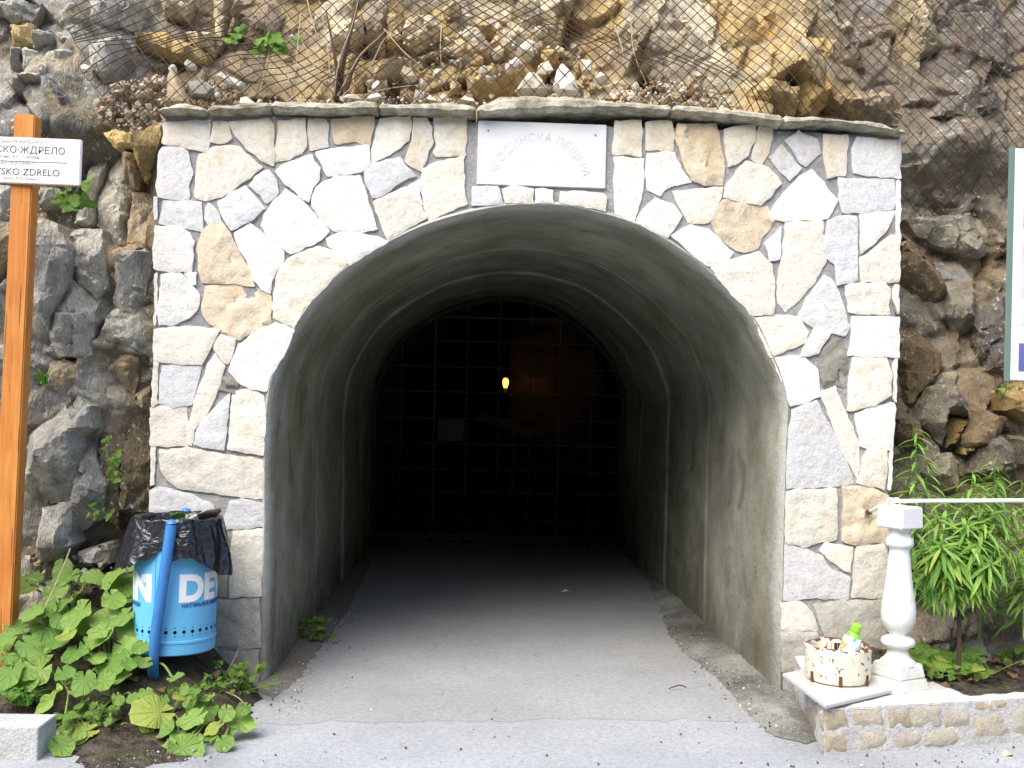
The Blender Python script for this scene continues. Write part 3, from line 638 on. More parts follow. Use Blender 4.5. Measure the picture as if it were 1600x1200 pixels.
STONES = [
 ('c', V('R1', 150,215, 200,200, 420,195, 430,225, 420,300, 410,380, 330,372, 220,345, 145,340)), ('b', V('R1', 130,365, 240,362, 285,395, 300,440, 315,520, 300,600, 300,682, 200,680, 110,660, 95,600, 110,450)),
 ('c', V('R1', 460,205, 540,205, 555,250, 570,300, 545,318, 490,330, 440,320, 450,250)), ('c', V('R1', 555,205, 800,185, 825,230, 825,330, 840,400, 820,470, 760,440, 690,385, 620,320, 580,260)),
 ('c', V('R1', 865,205, 1020,185, 1030,260, 1030,350, 1010,395, 930,430, 840,450, 840,390, 860,300)), ('c', V('R1', 1050,190, 1150,188, 1170,220, 1172,350, 1060,375, 1052,300)),
 ('c', V('R1', 370,410, 440,370, 560,350, 610,360, 680,425, 760,490, 700,530, 600,600, 500,660, 410,692, 360,680, 338,660, 345,560, 350,450)),
 ('b', V('R1', 795,505, 840,570, 855,640, 790,710, 750,660, 685,600, 720,545)), ('w', V('R1', 845,515, 900,465, 1065,405, 1080,450, 1115,490, 1110,560, 1060,640, 1045,700, 990,650, 910,590)),
 ('w', V('P', 495,237, 525,232, 577,228, 576,262, 568,267, 540,271, 511,273, 504,255)), ('w', V('P', 505,285, 525,278, 562,276, 571,302, 588,358, 560,362, 530,362, 514,355, 490,325, 488,308, 494,295)),
 ('b', V('R1', 82,680, 105,680, 100,800, 85,810)), ('b', V('R1', 150,695, 365,700, 375,760, 385,880, 290,862, 210,845, 120,835, 135,760)), ('b', V('R1', 430,715, 470,760, 495,825, 425,832, 400,800, 405,750)),
 ('b', V('R1', 485,710, 560,660, 650,610, 690,650, 770,740, 700,800, 620,850, 565,872, 530,820)), ('w', V('R1', 905,630, 1000,690, 1080,780, 1170,885, 1120,940, 940,1025, 850,960, 790,900, 760,850, 775,780, 840,700)),
 ('w', V('R1', 95,855, 240,865, 300,900, 325,960, 315,1135, 180,1125, 80,1115, 85,1000)), ('t', V('P', 315,365, 327,352, 347,349, 356,360, 365,380, 376,402, 390,422, 397,446, 370,443, 345,441, 316,440, 311,420, 309,385)),
 ('w', V('P', 367,365, 392,349, 408,363, 443,393, 442,406, 431,422, 424,440, 421,459, 407,449, 396,433, 386,408, 374,385)), ('w', V('P', 511,374, 530,366, 560,366, 592,372, 606,378, 580,393, 547,413, 541,400, 525,391, 515,385)),
 ('c', V('P', 437,420, 457,402, 495,386, 517,392, 534,402, 543,413, 520,432, 501,453, 478,478, 459,511, 428,496, 426,478, 431,448)),
 ('w', V('R4', 125,110, 230,110, 300,170, 340,230, 335,300, 280,360, 200,395, 110,400, 105,330, 120,200)), ('w', V('R4', 80,110, 98,105, 95,380, 78,405)), ('w', V('R4', 260,110, 325,100, 322,165, 300,160)),
 ('t', V('R4', 385,180, 500,165, 620,175, 700,205, 760,235, 755,395, 660,430, 575,490, 470,440, 400,390, 358,310, 375,250)), ('c', V('R4', 82,430, 250,415, 400,425, 460,435, 420,500, 390,560, 360,632, 220,625, 76,605)),
 ('c', V('R4', 470,460, 555,490, 515,635, 470,600, 430,550, 430,500)), ('w', V('R4', 580,520, 680,440, 790,395, 895,435, 850,540, 790,650, 750,730, 730,790, 640,775, 570,730, 522,670, 545,600)),
 ('b', V('R4', 125,645, 355,645, 330,740, 295,868, 190,880, 110,860, 115,750)), ('c', V('R4', 72,620, 100,635, 95,860, 62,880, 64,750)),
 ('c', V('R4', 430,575, 490,650, 470,720, 440,810, 380,930, 320,1010, 300,1110, 270,1080, 280,990, 330,820, 390,640)), ('d', V('R4', 490,705, 575,750, 545,800, 465,785)),
 ('b', V('R4', 520,805, 510,920, 490,1130, 400,1120, 310,1100, 340,1010, 400,930)), ('c', V('R4', 545,800, 640,785, 720,830, 722,1000, 720,1165, 620,1145, 510,1130, 530,950)),
 ('c', V('R4', 62,890, 150,880, 265,890, 265,980, 270,1105, 160,1112, 60,1105)),
 ('c', V('R6', 200,70, 330,60, 450,85, 665,110, 655,285, 560,275, 400,250, 290,235, 240,205, 210,150)), ('c', V('R6', 160,55, 180,60, 175,215, 158,225)), ('b', V('R6', 160,245, 215,232, 310,260, 430,310, 440,345, 400,350, 160,352)),
 ('s', V('R6', 515,300, 570,290, 658,310, 655,405, 560,415, 495,420, 490,370)), ('c', V('R6', 525,435, 655,425, 650,715, 510,720, 515,560)), ('g', V('R6', 440,440, 505,450, 500,715, 440,712)),
 ('g', V('R6', 160,365, 430,365, 430,540, 160,540)), ('g', V('R6', 160,555, 425,555, 425,720, 160,720)), ('g', V('R6', 450,740, 640,730, 648,945, 560,955, 445,935)), ('g', V('R6', 160,740, 430,740, 430,920, 160,930)),
 ('g', V('R6', 320,965, 440,945, 455,960, 450,1035, 400,1010)), ('g', V('R6', 465,970, 640,965, 635,1140, 455,1120, 455,1050)), ('g', V('R6', 160,950, 300,965, 400,1030, 440,1060, 430,1150, 160,1150)),
 ('t', V('P', 519,187, 550,184, 584,183, 581,205, 577,226, 553,219, 530,225, 524,223, 520,205)), ('c', V('R2', 245,155, 400,140, 405,180, 395,260, 330,310, 200,385, 205,320, 230,230)),
 ('c', V('R2', 420,150, 490,155, 512,200, 515,270, 490,350, 460,420, 420,400, 380,365, 415,270)), ('c', V('R2', 530,155, 690,140, 692,220, 690,340, 540,345, 525,320, 540,280, 535,220)),
 ('s', V('R2', 170,430, 200,390, 340,355, 430,450, 340,485, 260,550, 215,560, 180,500)), ('c', V('R2', 215,585, 385,505, 430,560, 490,665, 400,710, 290,785, 250,680)), ('w', V('R2', 400,505, 455,470, 455,560, 470,600, 420,550)),
 ('c', V('R2', 470,420, 550,375, 680,355, 680,520, 700,590, 600,630, 505,678, 480,600, 465,500)), ('b', V('R2', 735,505, 850,500, 885,590, 830,595, 725,602)), ('c', V('R2', 890,520, 930,505, 1040,515, 1040,588, 900,588)),
 ('w', V('R2', 1060,520, 1140,525, 1145,588, 1055,585)), ('c', V('R2', 1190,530, 1400,540, 1420,560, 1420,628, 1310,605, 1190,590)),
 ('c', V('P', 961,190, 1001,189, 1002,243, 985,241, 958,240)), ('w', V('P', 960,246, 1006,250, 1005,285, 999,320, 991,344, 962,332)), ('c', V('R3', 170,170, 295,170, 308,230, 305,315, 165,310)),
 ('w', V('R3', 175,335, 310,325, 335,395, 395,480, 280,500, 240,550, 180,520, 165,450)), ('t', V('R3', 330,185, 530,180, 550,280, 570,400, 560,490, 480,495, 400,470, 360,360, 320,250)),
 ('c', V('R3', 570,210, 680,190, 730,195, 725,270, 690,345, 595,400, 580,300)), ('c', V('R3', 750,200, 830,195, 815,260, 805,320, 765,390, 715,350, 735,280)), ('b', V('R3', 880,290, 925,360, 975,405, 915,470, 870,430, 810,350)),
 ('s', V('R3', 895,270, 960,220, 1055,260, 1070,330, 1000,395, 965,370, 925,310)), ('c', V('R3', 1090,240, 1215,245, 1205,440, 1110,455, 1090,340)), ('b', V('R3', 1260,250, 1485,265, 1488,460, 1340,445, 1245,430, 1240,330)),
 ('c', V('R3', 590,490, 680,375, 800,405, 865,490, 800,560, 760,597, 680,580, 570,560)), ('c', V('R3', 300,530, 560,510, 545,580, 495,690, 390,690, 350,620)), ('w', V('R3', 150,620, 215,570, 300,600, 345,660, 275,770, 200,730, 118,690)),
 ('w', V('R3', 810,640, 890,540, 960,460, 1025,420, 1080,480, 1160,575, 1110,670, 940,680, 830,675)), ('b', V('R3', 1170,460, 1455,470, 1460,530, 1450,620, 1320,640, 1190,640, 1175,560)), ('w', V('R3', 1470,480, 1492,480, 1490,740, 1468,750)),
 ('t', V('R3', 570,580, 640,570, 720,600, 795,610, 830,690, 780,750, 740,830, 680,845, 600,810, 545,760, 510,680, 530,620)), ('w', V('R3', 300,760, 400,705, 490,730, 560,800, 615,850, 580,895, 490,920, 390,840)),
 ('w', V('R3', 870,720, 860,880, 810,885, 790,800)), ('c', V('R3', 890,695, 1085,690, 1085,800, 1100,890, 1040,1000, 950,1110, 890,1155, 855,1100, 850,1000, 880,850)),
 ('b', V('R3', 1110,690, 1180,660, 1265,665, 1260,850, 1265,990, 1155,1015, 1145,900, 1105,870, 1095,780)), ('w', V('R3', 1280,655, 1460,635, 1430,720, 1360,790, 1285,850)),
 ('c', V('R3', 1285,880, 1360,830, 1440,760, 1488,750, 1482,1000, 1380,995, 1285,1000)), ('c', V('R3', 500,930, 640,880, 750,850, 810,910, 830,980, 830,1165, 710,1165, 600,1050)),
 ('b', V('P', 1287,431, 1299,436, 1306,448, 1320,485, 1327,510, 1319,525, 1300,519, 1275,512, 1247,496, 1263,466)), ('c', V('R5', 605,25, 650,15, 800,5, 830,40, 825,165, 680,165, 625,155)), ('w', V('R5', 860,20, 885,30, 882,160, 850,90)),
 ('w', V('R5', 640,185, 882,185, 882,395, 700,385, 625,380, 640,280)), ('c', V('R5', 130,190, 300,180, 360,195, 405,260, 390,320, 300,350, 215,395, 175,300)), ('w', V('R5', 440,250, 480,245, 520,275, 460,365, 420,390, 368,385)),
 ('d', V('R5', 545,300, 585,300, 610,400, 605,550, 550,535, 490,545, 470,450, 480,370)), ('w', V('R5', 230,405, 320,390, 390,400, 460,460, 465,590, 390,630, 315,640, 285,540)), ('c', V('R5', 470,580, 550,550, 620,720, 665,820, 678,920, 665,1020, 620,940, 570,830, 520,700)),
 ('c', V('R5', 640,400, 820,405, 840,480, 835,590, 760,640, 620,670, 625,540)), ('w', V('R5', 855,410, 874,410, 868,625, 850,600)), ('b', V('R5', 330,670, 455,625, 500,720, 560,830, 605,930, 650,1050, 520,1065, 300,1075, 298,950, 312,780)),
 ('w', V('R5', 655,690, 750,660, 862,630, 852,880, 760,870, 685,855)), ('c', V('R5', 715,880, 820,890, 810,1080, 670,1045, 690,960)), ('w', V('R5', 832,890, 848,890, 840,1085, 826,1080)),
 ('c', V('R7', 155,90, 400,75, 400,325, 320,335, 240,360, 150,335)), ('t', V('R7', 435,70, 560,65, 655,110, 655,330, 500,350, 430,330)), ('s', V('R7', 145,345, 240,370, 330,410, 370,470, 465,510, 455,620, 300,610, 137,625)),
 ('c', V('R7', 320,380, 350,345, 480,360, 465,485, 390,440)), ('c', V('R7', 500,360, 635,350, 655,420, 650,610, 480,605)), ('c', V('R7', 133,640, 220,635, 275,680, 305,775, 133,770)),
 ('g', V('R7', 290,650, 420,635, 650,625, 650,930, 500,900, 350,810)), ('g', V('R7', 133,780, 300,785, 330,830, 280,960, 133,975)), ('g', V('R7', 345,840, 500,920, 640,950, 640,1000, 300,1000)),
]
for si, (code, px) in enumerate(STONES):
    rs = np.random.RandomState(si + 300)
    A = np.array([(at(a, b, YF - 0.01).x, at(a, b, YF - 0.01).z) for a, b in px]); cen = A.mean(0)
    A = cen + (A - cen) * (1 + 0.008 / np.maximum(np.linalg.norm(A - cen, axis=1), 0.03))[:, None]; poly = [tuple(q) for q in A]
    H = rs.uniform(0.011, 0.021); t = rs.uniform(-0.03, 0.03, 2); rg = {'t': 1.9, 'd': 2.4}.get(code, rs.choice([0.6, 0.9, 1.5]))
    def hf(p, d, H=H, t=t, cen=cen, si=si, rg=rg):
        q3 = np.c_[p, 0 * p[:, :1] + si * 0.7]
        e = np.clip(0.55 + d / 0.022, 0, 1); f1, _ = facet(p[:, 0] + si, p[:, 1], 0.11, 6)
        return (H + (p - cen) @ t) * (1 - (1 - e) ** 2) - 0.002 + e * rg * (0.006 * fbm(q3, 0.07, 4, 3) + (0.007 if rg > 1.6 else 0.002) * f1)
    o = relief('stone', poly, YF, hf, 0.02, M_FACE, None, 0.020, 0.0085, si + 2, 0.004, 32)
    c = np.array(TINT[code]) * rs.uniform(0.9, 1.06) * (1 + rs.uniform(-0.012, 0.012, 3)); o.color = (*np.clip(c, 0, 0.8), 1); keep(o, portal)

# coping slabs
TOPE = [(246,172), (268,163), (290,158), (322,167), (330,162), (380,159), (420,157), (428,154), (500,159), (560,157), (590,158), (650,160), (700,158), (745,163), (780,150), (830,146), (900,150), (950,156), (1050,162), (1100,165), (1150,171), (1250,180), (1350,186), (1385,192), (1418,206)]
BOTE = [(246,175), (322,178), (420,174), (500,176), (590,175), (745,180), (850,175), (950,173), (1050,178), (1150,186), (1225,197), (1300,193), (1380,205), (1418,212)]
for ci, (a, b) in enumerate([(246, 321), (323, 421), (424, 590), (592, 744), (746, 1049), (1052, 1224), (1227, 1417)]):
    n = max(10, int((b - a) / 4)); v = []; f = []
    for i in range(n + 1):
        x = a + (b - a) * i / n; yt = np.interp(x, *zip(*TOPE)); yb = np.interp(x, *zip(*BOTE)); Yo = YF - 0.085
        T = at(x, yt, Yo); B = at(x, yb, Yo); e = 0.012 if i in (0, n) else 0
        for (yy, zz) in [(0.02, B.z + e), (-0.0, B.z + 0.3 * (T.z - B.z)), (0.004, T.z - 0.3 * (T.z - B.z)), (0.03, T.z - e), (0.15, T.z + 0.006), (0.34, T.z + 0.01), (0.52, T.z), (0.52, B.z + 0.0), (0.12, B.z - 0.004)]:
            p_ = np.array([(T.x * 3, yy * 3, zz * 3)]); 
            v.append((T.x, Yo + yy + 0.020 * fbm(p_ / 0.6, 1, 4, ci)[0] + e, zz + (0.018 * fbm(p_ / 0.5, 1, 4, ci + 50)[0] if zz > B.z + 0.02 else 0.010 * fbm(p_ / 0.2, 1, 2, ci + 50)[0] + 0.008)))
    m = 9
    for i in range(n):
        for k in range(m): f.append((i * m + k, i * m + (k + 1) % m, (i + 1) * m + (k + 1) % m, (i + 1) * m + k))
    f.append(tuple(range(m))[::-1]); f.append(tuple(n * m + k for k in range(m)))
    o = mesh('coping_slab', v, f, M_CAP, None, 28); bm = bmesh.new(); bm.from_mesh(o.data); bmesh.ops.recalc_face_normals(bm, faces=bm.faces); bm.to_mesh(o.data); bm.free(); keep(o, portal)

# ------------------------------------------------------------------ tunnel
def resample(poly, n):
    P = np.array(poly); s = np.r_[0, np.cumsum(np.hypot(*np.diff(P, axis=0).T))]; t = np.linspace(0, s[-1], n)
    return np.c_[np.interp(t, s, P[:, 0]), np.interp(t, s, P[:, 1])]
PROF = resample(smooth_path([(a, b, 0) for a, b in arch], 6) and [(p.x, p.y) for p in smooth_path([(a, b, 0) for a, b in arch], 6)], 140)
_t = np.gradient(PROF, axis=0); NRM = np.c_[_t[:, 1], -_t[:, 0]]; NRM /= np.linalg.norm(NRM, axis=1)[:, None]
def prof(inset): q_ = PROF + NRM * inset; q_[:, 1] = np.where(PROF[:, 1] < 0.05, PROF[:, 1], q_[:, 1]); return q_
def rise(q_, Y):
    q_ = q_.copy(); q_[:, 1] *= np.where(q_[:, 1] > 0, 1 + 0.055 * max(0, Y - 5.45) / 5.4, 1); return q_
tunnel = thing('tunnel', 'dark arched concrete tunnel running back into the rock', 'tunnel', (0.32, 7.5, 0))
def section(rings, seed):
    v = []; f = []; n = len(PROF); board = np.floor(np.arange(n) / 9.0)
    for (Y, ins, amp) in rings:
        q_ = rise(prof(ins), Y); P3 = np.c_[q_[:, 0], np.full(n, Y), q_[:, 1]]
        dsp = amp * (0.010 * fbm(P3, 0.7, 3, 3) + 0.004 * fbm(P3, 0.11, 4, 9) + 0.005 * (HV[(board.astype(int) * 3 + seed * 17) & 511, 2] - 0.5))
        q_ = q_ + NRM * dsp[:, None]; v += [(q_[i, 0], Y, q_[i, 1]) for i in range(n)]
    m = len(rings)
    for j in range(m - 1):
        for i in range(n - 1): f.append((j * n + i, (j + 1) * n + i, (j + 1) * n + i + 1, j * n + i + 1))
    o = mesh('lining_section', v, f, M_CONC, None, 50); keep(o, tunnel); return o
def steps(a, b, ins, st=0.06): return [(y, ins, 1.0) for y in np.arange(a, b + 1e-6, st)]
section([(YF + 0.03, -0.03, 0), (YF - 0.004, -0.008, 0.2), (YF - 0.012, 0.004, 0.3), (YF + 0.005, 0.020, 0.4), (YF + 0.05, 0.030, 0.6)] + steps(5.56, 7.1, 0.032), 1)
section([(6.9, 0.012, 1), (7.098, 0.0305, 1)] + steps(7.10, 8.5, 0.0328), 1)
section([(8.3, 0.015, 1), (8.49, 0.030, 1)] + steps(8.50, 9.8, 0.052), 1)
section([(9.6, 0.03, 1), (9.798, 0.0505, 1)] + steps(9.80, 10.95, 0.0528), 1)
# cave behind the gate: one closed rock passage
base = rise(prof(0.085), 10.9); n = len(base); v = []; f = []
loop = np.vstack([base, [(x, -0.06) for x in np.linspace(base[-1, 0], base[0, 0], 22)[1:-1]]]); L = len(loop); cc = np.array((0.32, 1.1))
for j, Y in enumerate(np.r_[10.90, np.linspace(10.902, 20, 59)]):
    g = 1 + 0.35 * sstep(10.95, 12.2, Y) - (1.0 if Y > 19.9 else 0.0) * 1.3; q_ = cc + (loop - cc) * g; q_[:, 0] += 0.10 * (Y - 11)
    P3 = np.c_[q_[:, 0], np.full(L, Y), q_[:, 1]]; r_ = (q_ - cc) / (np.linalg.norm(q_ - cc, axis=1)[:, None] + 1e-6)
    am = sstep(10.95, 11.6, Y); q_ = q_ + r_ * (am * (0.45 * fbm(P3, 0.9, 4, 2) + 0.15 * facet(P3[:, 0] + P3[:, 2], P3[:, 1], 0.5, 3)[0]))[:, None]
    if Y > 19.9: q_ = cc + (loop - cc) * 0.0
    if j == 0: q_ = np.vstack([rise(prof(0.0), 10.9), loop[len(base):]])
    v += [(a_, Y, max(b_, -0.05)) for a_, b_ in q_]
for j in range(59):
    for i in range(L): f.append((j * L + i, (j + 1) * L + i, (j + 1) * L + (i + 1) % L, j * L + (i + 1) % L))
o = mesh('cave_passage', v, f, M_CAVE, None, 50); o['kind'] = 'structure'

# gate
YG = 10.72
gate = thing('iron_gate', 'rusty iron grid gate closing the back of the tunnel', 'gate', (0.32, YG, 0.0))
gp = rise(prof(0.09), 10.72)
def xr(z_):
    i = np.where(gp[:, 1] >= z_)[0]; return (gp[i[0], 0], gp[i[-1], 0]) if len(i) else (0.1, 0.5)
def ztop(x_):
    i = np.argmin(np.abs(gp[:, 0] - x_) + (gp[:, 1] < 1.3) * 9); return gp[i, 1]
keep(tube('gate_frame', [(gp[i, 0], YG, max(gp[i, 1], 0.03)) for i in range(0, len(gp), 3)], 0.022, M_IRON, None, 6), gate)
for k, gxz in enumerate([225, 360, 490, 620, 750, 868, 1000]):
    a = at(540 + gxz / 2.608, 440 + 600 / 2.608, YG).x; thick = gxz in (360, 868)
    keep(tube('upright_bar', [(a + 0.004 * math.sin(k), YG + 0.008 * ((k % 2) - 0.5), 0.04), (a, YG, 1.2), (a - 0.003, YG + 0.004, ztop(a))], 0.017 if thick else 0.0095, M_IRON, None, 6), gate)
for gyz in [145, 243, 347, 450, 558, 660, 765, 855, 965, 1055]:
    z_ = at(540 + 490 / 2.608, 440 + gyz / 2.608, YG).z; x0, x1 = xr(max(z_, 0.05))
    keep(tube('cross_bar', [(x0, YG - 0.016, max(z_, 0.05)), ((x0 + x1) / 2, YG - 0.018, max(z_, 0.05) - 0.004), (x1, YG - 0.016, max(z_, 0.05))], 0.014 if gyz in (145, 1055) else 0.009, M_IRON, None, 6), gate)
a = at(540 + 368 / 2.608, 440 + 558 / 2.608, YG); b = at(540 + 480 / 2.608, 440 + 655 / 2.608, YG)
o = bevel_box('sign_plate', a.x + 0.02, b.x, YG - 0.034, YG - 0.028, b.z + 0.01, a.z - 0.01, M_PLATE, None, 0.001); keep(o, gate)
# lit lamp on the cave wall
lp = at(790, 597, 13.6)
lamp = thing('cave_lamp', 'small glowing wall lamp in the dark beyond the gate', 'lamp', lp)
v, f = lathe_geo([(0.001, 0.055), (0.022, 0.050), (0.036, 0.03), (0.040, 0.0), (0.036, -0.035), (0.026, -0.055), (0.024, -0.075), (0.001, -0.078)], 16)
o = mesh('bulb', v, f, emit('warm_bulb', (1.0, 0.42, 0.07), 0.9), lamp, 180)
v, f = lathe_geo([(0.0, 0), (0.03, 0), (0.03, -0.07), (0.001, -0.07)], 12); o = mesh('socket', v, f, M_IRON, lamp, 40); o.location = (0, 0, -0.078)
v, f = tube_geo(smooth_path([(0, 0, -0.13), (0.05, 0.03, -0.17), (0.16, 0.10, -0.13), (0.22, 0.14, -0.08)]), 0.012, 6); mesh('bracket', v, f, M_IRON, lamp, 40)
pl = bpy.data.lights.new('bulb_light', 'POINT'); pl.energy = 0.17; pl.color = (1, 0.58, 0.2); pl.shadow_soft_size = 0.05
po = bpy.data.objects.new('bulb_light', pl); COL.objects.link(po); po.parent = lamp; po.location = (0.0, -0.08, 0.0)
# rough rock rib beside the lamp and a plank behind the gate
rp = lp + Vector((0.30, 0.16, 0)); P = np.array([(x_, z_) for x_ in np.linspace(-0.22, 0.9, 30) for z_ in np.linspace(-1.2, 0.9, 60)])
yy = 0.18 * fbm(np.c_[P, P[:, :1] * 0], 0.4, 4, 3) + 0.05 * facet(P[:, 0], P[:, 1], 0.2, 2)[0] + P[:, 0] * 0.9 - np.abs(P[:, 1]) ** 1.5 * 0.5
o = mesh('rock_rib', [(rp.x + P[i, 0], rp.y + 0.1 - yy[i], rp.z + P[i, 1]) for i in range(len(P))], [(i * 60 + j, (i + 1) * 60 + j, (i + 1) * 60 + j + 1, i * 60 + j + 1) for i in range(29) for j in range(59)], simple('lamp_lit_rock', (0.10, 0.065, 0.036), 0.85, 0.25, 0.6, 14, 0.03), None, 50); o['kind'] = 'structure'  # rib rock coloured brighter than the cave rock, part of the lamp glow
a = at(752, 652, 12.4); b = at(826, 676, 12.4); M = Matrix.Translation((a + b) / 2) @ Matrix.Rotation(math.atan2(a.z - b.z, b.x - a.x), 4, 'Y')
o = bevel_box('plank', -0.33, 0.33, -0.02, 0.02, -0.06, 0.06, M_BOARDW, None, 0.004, M)
tag(o, 'slanting wooden plank dimly lit behind the gate bars', 'plank')
v, f = tube_geo([(a + b) / 2 + Vector((0.1, 0.03, 0)), (a + b) / 2 + Vector((0.1, 0.05, -1.3))], 0.03, 8); mesh('support', v, f, M_BOARDW, o, 40)

# ------------------------------------------------------------------ loose rock
rng = random.Random(5)
def hull_mesh(pts):
    bm = bmesh.new(); vs = [bm.verts.new(p) for p in pts]; r = bmesh.ops.convex_hull(bm, input=vs)
    junk = [g for g in r['geom_interior'] if isinstance(g, bmesh.types.BMVert)] + [g for g in r['geom_unused'] if isinstance(g, bmesh.types.BMVert)]
    if junk: bmesh.ops.delete(bm, geom=list(set(junk)), context='VERTS')
    bmesh.ops.recalc_face_normals(bm, faces=bm.faces); bmesh.ops.triangulate(bm, faces=bm.faces)
    bm.verts.index_update(); v = np.array([tuple(q.co) for q in bm.verts]); f = np.array([[q.index for q in t.verts] for t in bm.faces]); bm.free(); return v, f
CHIPS = []
for k in range(14):
    pts = []
    for _ in range(16):
        d = Vector((rng.gauss(0, 1), rng.gauss(0, 1), rng.gauss(0, 1))).normalized() * rng.uniform(0.75, 1)
        pts.append((max(-0.8, min(0.8, d.x)) , max(-0.6, min(0.6, d.y * 0.8)), max(-0.55, min(0.55, d.z * 0.75))))
    CHIPS.append(hull_mesh(pts))
LT = [(0.55, 0.48, 0.36), (0.62, 0.57, 0.46), (0.42, 0.32, 0.18), (0.34, 0.20, 0.10), (0.50, 0.46, 0.40), (0.30, 0.24, 0.17)]
def rnd_rot(): return Quaternion((rng.gauss(0, 1), rng.gauss(0, 1), rng.gauss(0, 1), rng.gauss(0, 1))).normalized().to_matrix()
ENV_PTS = []
def rubble(name, label, px, n, s0, s1, ymode, tints, cat='rubble', seed=1, env=True):
    rng.seed(seed); P = np.array(px); lo, hi = P.min(0), P.max(0); V_ = []; F_ = []; T_ = []; base = 0; k = 0
    while k < n:
        q = np.array([[rng.uniform(lo[0], hi[0]), rng.uniform(lo[1], hi[1])]])
        if not inside(q, px)[0]: continue
        k += 1; a, b = q[0]; Y = ymode(a, b, rng); c = at(a, b, Y); s = s0 + (s1 - s0) * rng.random() ** 2.2
        v, f = CHIPS[rng.randrange(len(CHIPS))]; R = np.array(rnd_rot()); w = (v * s) @ R.T + np.array(c)
        V_.append(w); F_.append(f + base); base += len(v); t = np.array(rng.choice(tints)) * rng.uniform(0.75, 1.2); T_.append(np.tile(t, (len(v), 1)))
        if env: ENV_PTS.append((c.x, c.y - s, c.z))
    o = mesh(name, np.vstack(V_), np.vstack(F_).tolist(), M_RUB, None, None, np.vstack(T_)); tag(o, label, cat, kind='stuff'); return o
def behind(d0, d1):
    def g(a, b, r):
        Y = 5.9
        for _ in range(3):
            p = at(a, b, Y); Y = cliff_y(p.x, p.z)
        return Y - r.uniform(d0, d1)
    return g
pocket = [(150,160), (185,128), (250,122), (330,128), (395,150), (380,168), (250,168), (245,190), (215,208), (180,200), (152,185)]
rubble('rubble_pile', 'pocket of broken rubble bulging in the net left of the coping', pocket, 900, 0.008, 0.036, lambda a, b, r: (5.42 if a < 250 else 5.62) + r.uniform(0, 0.16), [(0.40, 0.31, 0.20), (0.46, 0.40, 0.30), (0.28, 0.20, 0.12), (0.36, 0.25, 0.15), (0.55, 0.50, 0.40)], seed=2)
rubble('rubble_pile', 'heap of pale broken rock slabs behind the middle of the coping', [(560,155), (600,120), (640,95), (700,60), (760,35), (830,30), (880,70), (940,110), (965,160)], 150, 0.012, 0.075, behind(0.0, 0.16), LT[:3] + LT[4:5], seed=3)
rubble('rubble_pile', 'low line of rusty pebbles on the coping right of the plaque', [(945,162), (965,140), (1010,128), (1060,128), (1110,140), (1158,168)], 330, 0.009, 0.030, lambda a, b, r: 5.55 + r.uniform(0, 0.25), LT, seed=4)
rubble('rubble_pile', 'thin scatter of stone chips along the left half of the coping', [(250,172), (420,152), (560,150), (760,155), (760,170), (420,168)], 230, 0.006, 0.022, lambda a, b, r: 5.50 + r.uniform(0, 0.3), LT[:2] + LT[4:], seed=5, env=False)
rubble('rubble_pile', 'rock chips trickling down the cliff above the middle of the coping', [(600,30), (760,-10), (900,60), (960,120), (880,100), (760,60), (640,80)], 90, 0.010, 0.045, behind(-0.01, 0.08), LT[:3], seed=6)
rubble('stone_litter', 'brown earth crumbs and chips at the foot of the left cliff', [(40,860), (235,880), (235,930), (40,930)], 160, 0.01, 0.035, lambda a, b, r: 5.42 + r.uniform(0, 0.15), [GREY, BRN, MOS], 'litter', 7, False)

def loose(px, Y, depth, col, label, group=None):
    rng.seed(int(px[0][0] * 7 + px[0][1])); pts = []; c = np.mean(px, 0)
    for a, b in px:
        p = at(a, b, Y); pts.append((p.x, p.y - rng.uniform(0, 0.02), p.z))
        q = at(c[0] + (a - c[0]) * 0.75, c[1] + (b - c[1]) * 0.8, Y); pts.append((q.x, Y - depth * rng.uniform(0.4, 0.7), q.z)); pts.append((q.x, Y + depth * rng.uniform(0.4, 0.8), q.z))
    v, f = hull_mesh(pts); org = v.mean(0); org[2] = v[:, 2].min()
    o = mesh('loose_rock', v - org, f.tolist(), M_RUB, None, None, col); o.location = org; tag(o, label, 'rock', group)
    for q in v: ENV_PTS.append(tuple(q))
    return o
loose(V('T2', 1100,465, 1135,410, 1170,365, 1215,378, 1250,430, 1275,475), 5.60, 0.12, (0.66, 0.60, 0.48), 'cream pointed rock on the coping, left of the taller white one')
loose(V('T2', 1290,445, 1310,360, 1335,318, 1375,355, 1410,420, 1432,485, 1320,480), 5.58, 0.13, (0.72, 0.68, 0.60), 'tallest white pointed rock standing on the coping above the plaque')
loose(V('T1', 870,560, 878,400, 905,345, 930,420, 970,520, 1000,560), 5.52, 0.10, (0.55, 0.44, 0.28), 'upright tan rock standing on the left end of the coping')
loose(V('T1', 1250,555, 1255,515, 1290,508, 1345,550), 5.50, 0.07, (0.62, 0.56, 0.44), 'small cream wedge of rock on the coping near its left end')
loose(V('T2', 355,505, 375,480, 420,472, 450,492, 440,510), 5.50, 0.07, (0.66, 0.62, 0.52), 'flat pale stone lying on the coping below the dry roots')
loose(V('T2', 240,500, 255,480, 310,478, 345,505), 5.50, 0.06, (0.60, 0.56, 0.48), 'flat pale stone on the coping just left of the dry root base')
loose(V('T2', 655,505, 675,478, 700,490, 720,515), 5.50, 0.05, (0.62, 0.55, 0.42), 'little pointed stone on the coping above the tall white facade stones')
loose(V('T2', 820,505, 850,485, 900,500, 905,520), 5.50, 0.06, (0.66, 0.60, 0.46), 'flat cream stone on the coping above the left edge of the plaque')
loose(V('T1', 880,375, 885,345, 915,340, 920,370), 5.62, 0.05, (0.70, 0.68, 0.58), 'white chip caught in the net above the upright tan rock')
